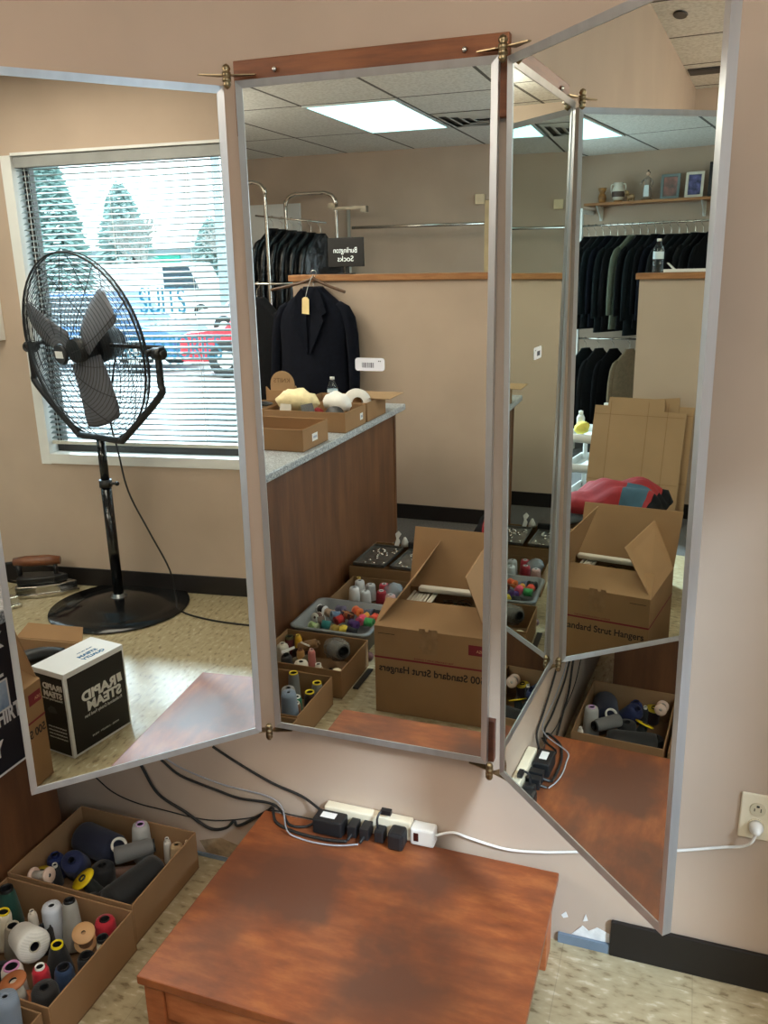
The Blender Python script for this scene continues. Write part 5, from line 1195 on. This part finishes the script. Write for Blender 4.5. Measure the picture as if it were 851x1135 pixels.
for k in range(10): MB().box(-4.06, -4.0, -21 + k * 3.5, -19.2 + k * 3.5, 1.0, 2.3).build('window', plain((70, 96, 104), .2), bl)
MB().box(-4.1, -4.0, 0.5, 2.6, 2.45, 2.95).build('green_panel', plain((40, 160, 140), .6), bl)
def tree(label, x, y, h, w, kind, c):
    t = thing('conifer_tree' if kind == 'con' else 'bare_tree', label, 'tree', (x, y, GZ))
    MB().cyl((0, 0, 0), (0, 0, h * .4), w * .07, w * .04, 10).build('trunk', plain((96, 84, 70), .9), t)
    q = MB(); rnd = random.Random(int(x * 10 + y))
    if kind == 'con':
        for k in range(1000):
            u = rnd.random() ** .8; z = h * (.08 + .9 * u); r = w * (1 - u) ** .55 * 1.0 + .08
            an = rnd.random() * 2 * PI; d = V((math.cos(an), math.sin(an), -.35)); b0_ = V((0, 0, z)) + d * r * rnd.uniform(.4, .7); e_ = V((0, 0, z)) + d * r * rnd.uniform(.85, 1.1)
            sd_ = V((-math.sin(an), math.cos(an), 0)) * .20
            a1 = [q.bm.verts.new(p_) for p_ in (b0_ + sd_, b0_ - sd_, e_ - sd_ * .3, e_ + sd_ * .3)]; q.bm.faces.new(a1)
            a1 = [q.bm.verts.new(p_) for p_ in (b0_ + V((0, 0, .18)), b0_ - V((0, 0, .18)), e_)]; q.bm.faces.new(a1)
    else:
        def br(p, d, l, r, n):
            e_ = p + d * l; q.cyl(p, e_, r, r * .6, 5, cap=False)
            if n:
                for _ in range(3): br(p + d * l * rnd.uniform(.6, 1), (d + V((rnd.uniform(-.8, .8), rnd.uniform(-.8, .8), rnd.uniform(-.1, .5)))).normalized(), l * .68, r * .6, n - 1)
        for k in range(6): br(V((0, 0, h * .28)), V((rnd.uniform(-.7, .7), rnd.uniform(-.7, .7), 1)).normalized(), h * .26, .09, 4)
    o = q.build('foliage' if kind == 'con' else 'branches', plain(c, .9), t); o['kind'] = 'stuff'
tree('large haze-paled conifer outside, at the fan side of the window view', 26, -18.1, 6.2, 1.6, 'con', (150, 182, 178))  # conifer colours paled to teal to stand in for haze
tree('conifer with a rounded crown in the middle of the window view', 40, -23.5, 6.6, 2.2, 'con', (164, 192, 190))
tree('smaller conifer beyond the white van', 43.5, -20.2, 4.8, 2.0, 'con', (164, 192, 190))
tree('bare twiggy tree near the lamp post', 33, -14.2, 4.6, 1.6, 'bare', (150, 150, 146))
tree('bare twiggy tree between the conifers', 34.5, -19.2, 5.2, 1.6, 'bare', (140, 146, 142))

# ================================================================== LIGHT AND CAMERA
wd = bpy.data.worlds.new('sky'); SC.world = wd; wd.use_nodes = True
bgk = wd.node_tree.nodes['Background']
bgk.inputs['Color'].default_value = (.80, .93, 1.0, 1); bgk.inputs['Strength'].default_value = 5.0
sn = bpy.data.lights.new('hazy_sun', 'SUN'); sn.energy = 12.0; sn.angle = math.radians(6); sn.color = (.66, .84, 1.0)
so_ = bpy.data.objects.new('hazy_sun', sn); COL.objects.link(so_)
el = math.radians(37); dvec = V((-.80 * math.cos(el), .60 * math.cos(el), -math.sin(el)))
so_.rotation_euler = dvec.to_track_quat('-Z', 'Y').to_euler()
for nm, (y0, y1, z0, z1) in (('window_portal', (WY0, WY1, WZ0, WZ1)), ('storefront_portal', (SY0, SY1, SZ0, SZ1))):
    la = bpy.data.lights.new(nm, 'AREA'); la.shape = 'RECTANGLE'; la.size = z1 - z0; la.size_y = y1 - y0; la.cycles.is_portal = True
    lo = bpy.data.objects.new(nm, la); COL.objects.link(lo); lo.location = (XE + .13, (y0 + y1) / 2, (z0 + z1) / 2)
    lo.rotation_euler = V((-1, 0, 0)).to_track_quat('-Z', 'Y').to_euler()
    lo.rotation_euler = Matrix(((0, 0, 1), (0, 1, 0), (-1, 0, 0))).to_euler()

cam = bpy.data.cameras.new('camera'); co = bpy.data.objects.new('camera', cam); COL.objects.link(co)
yaw, pitch, roll = .3455, .28836, -.01990
fpx = 938.5
fw = V((-math.sin(yaw) * math.cos(pitch), math.cos(yaw) * math.cos(pitch), -math.sin(pitch)))
r = V((math.cos(yaw), math.sin(yaw), 0)); u = r.cross(fw)
r2 = math.cos(roll) * r + math.sin(roll) * u; u2 = -math.sin(roll) * r + math.cos(roll) * u
Mc = Matrix.Identity(4)
for i in range(3): Mc[i][0] = r2[i]; Mc[i][1] = u2[i]; Mc[i][2] = -fw[i]
Mc[0][3], Mc[1][3], Mc[2][3] = .9385, -1.739, 1.1575 + FZ
co.matrix_world = Mc
cam.sensor_fit = 'HORIZONTAL'; cam.sensor_width = 36; cam.lens = fpx / 851 * 36; cam.clip_start = .05; cam.clip_end = 300
SC.camera = co
SC.cycles.max_bounces = 14; SC.cycles.glossy_bounces = 9; SC.cycles.diffuse_bounces = 5; SC.cycles.transparent_max_bounces = 16; SC.cycles.transmission_bounces = 8
SC.cycles.use_denoising = True; SC.cycles.sample_clamp_indirect = 6.0
SC.view_settings.view_transform = 'Standard'; SC.view_settings.look = 'None'; SC.view_settings.gamma = 1; SC.view_settings.use_curve_mapping = False
SC.view_settings.exposure = -0.08
